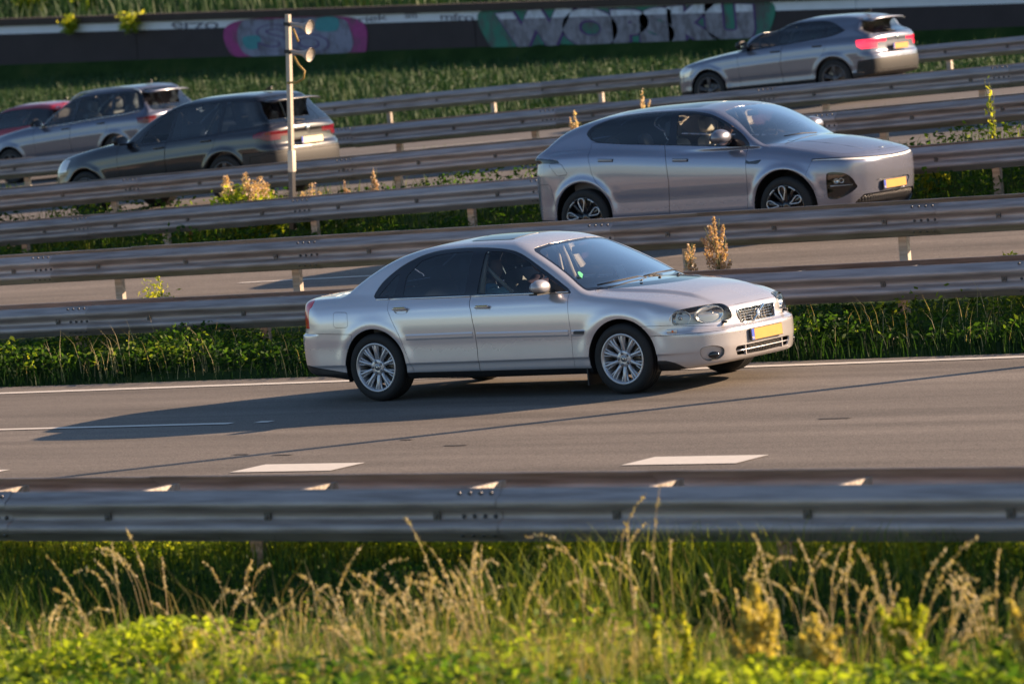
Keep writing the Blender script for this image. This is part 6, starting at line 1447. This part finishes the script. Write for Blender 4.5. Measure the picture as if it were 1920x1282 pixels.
# ------------------------------------------------------------------ the cars in place
build_saloon()
person('driver in a dark jumper at the wheel of the silver saloon', (1.10, .37, .50), 0, M['shirt_purple'], M['hair'])
person('front passenger in a light blue shirt inside the silver saloon', (1.10, -.37, .49), 0, M['shirt_blue'], M['hair'], hairlong=True)
XP = (-5.723, 11.71, .522)
build_coupe_suv(XP)
person('driver of the grey coupe crossover behind its windscreen', (XP[0]+1.34, XP[1]+.37, XP[2]+.66), 0, M['shirt_purple'], M['hair'])
PT = .017
build_suv('compact_suv', 'compact_suv', 'blue-grey compact SUV with lit red tail lights driving away at the top right', (-16.25, 34.62, 1.385), PT, M['grey2'], 2.68, .35, .385,
          [(1.97, 1.0), (1.72, 1.185), (1.40, 1.345), (1.036, 1.40), (.70, 1.415), (.278, 1.395), (.014, 1.32), (-.20, 1.21), (-.22, 1.18), (.034, 1.105), (.464, 1.073), (.956, 1.046), (1.654, 1.005)],
          [[(1.20, 1.05), (1.12, 1.365), (1.40, 1.32), (1.68, 1.175), (1.84, 1.04)], [(1.13, 1.06), (1.06, 1.375), (.34, 1.37), (.22, 1.30), (.20, 1.12)], [(.15, 1.13), (.16, 1.30), (.0, 1.27), (-.12, 1.20)]], 1.04, 1.49,
          tail=wide_tail(np.array([(-.50, .99), (-.52, .88), (-.60, .83), (-2, .83), (-2, .98)]), np.array([(-.6, .97), (-2, .97), (-2, .925), (-.6, .925)]), .62, .34), lamp=Side(np.array([(3.02, .80), (3.28, .82), (4, .80), (4, .64), (3.12, .64)]), ymin=.45), plate=.82, lit=True, glasses=('glass_side', 'glass_dark', 'glass_dark'))
build_suv('dark_suv', 'dark_suv', 'near-black SUV behind the loudspeaker pole with a yellow rear plate', (-16.93, 18.36, 1.045), .034, M['dark'], 2.79, .35, .38,
          [(1.80, .99), (1.66, 1.10), (1.28, 1.385), (.90, 1.50), (.5, 1.515), (.0, 1.515), (-.56, 1.465), (-.90, 1.32), (-1.0, 1.16), (-.97, 1.07), (-.6, 1.035), (.137, 1.005), (.873, .99), (1.4, .98)],
          [[(1.10, 1.01), (1.02, 1.46), (1.28, 1.36), (1.58, 1.12), (1.64, 1.01)], [(1.03, 1.015), (.96, 1.475), (.10, 1.485), (.12, 1.03)], [(.05, 1.04), (.04, 1.48), (-.52, 1.435), (-.80, 1.30), (-.88, 1.09)]], 1.02, 1.60,
          tail=wide_tail(np.array([(-.66, .97), (-.70, .88), (-.80, .83), (-2, .83), (-2, .96)]), np.array([(-.6, .95), (-2, .95), (-2, .88), (-.6, .88)]), .60, .36), lamp=Side(np.array([(3.12, .90), (3.30, .90), (4, .90), (4, .72), (3.18, .72)]), ymin=.45), plate=.78)
build_suv('estate_suv', 'estate_suv', 'grey SUV with silver roof rails driving away between the red car and the dark SUV', (-31.305, 32.32, 1.075), .034, M['grey3'], 2.79, .35, .39,
          [(1.87, 1.06), (1.70, 1.25), (1.25, 1.485), (.80, 1.545), (.3, 1.55), (-.30, 1.53), (-.60, 1.47), (-.68, 1.25), (-.66, 1.14), (-.3, 1.110), (.5, 1.085), (1.3, 1.055)],
          [[(1.12, 1.085), (1.05, 1.48), (1.24, 1.455), (1.62, 1.23), (1.72, 1.08)], [(1.04, 1.09), (.97, 1.50), (.12, 1.515), (.12, 1.12)], [(.05, 1.13), (.05, 1.51), (-.48, 1.475), (-.58, 1.19)]], 1.06, 1.665,
          tail=Side(np.array([(-.60, 1.0), (-.64, .90), (-.80, .87), (-2, .87), (-2, 1.0), (-.9, 1.01)]), ymin=.60), lamp=Side(np.array([(3.05, .90), (3.30, .88), (4, .86), (4, .70), (3.12, .72)]), ymin=.45), plate=.80, rails=True,
          glasses=('glass_side', 'glass_side', 'glass_side'), chromeline=[(1.95, 1.045), (1.3, 1.045), (.5, 1.075), (.1, 1.09), (-.3, 1.10), (-.64, 1.13)])
build_suv('hatchback', 'red_hatchback', 'red hatchback partly cut off at the left edge ahead of the grey SUV', (-36.75, 35.85, 1.0), PT, M['red'], 2.62, .33, .37,
          [(1.80, .985), (1.60, 1.12), (1.25, 1.30), (.80, 1.38), (.3, 1.39), (-.2, 1.36), (-.5, 1.28), (-.58, 1.13), (-.5, 1.06), (.5, 1.02), (1.3, .99)],
          [[(1.05, 1.02), (.98, 1.33), (1.25, 1.25), (1.52, 1.10), (1.6, 1.01)], [(.98, 1.03), (.9, 1.34), (.1, 1.34), (.12, 1.06)]], .99, 1.50,
          tail=Side(np.array([(-.52, 1.0), (-.55, .82), (-2, .80), (-2, 1.0)]), ymin=.40), lamp=Side(np.array([(2.95, .78), (3.2, .76), (4, .76), (4, .6), (3.0, .62)]), ymin=.45), plate=.75, h=.025, hw=.90, glasses=('glass_dark', 'glass_dark', 'glass_dark'))
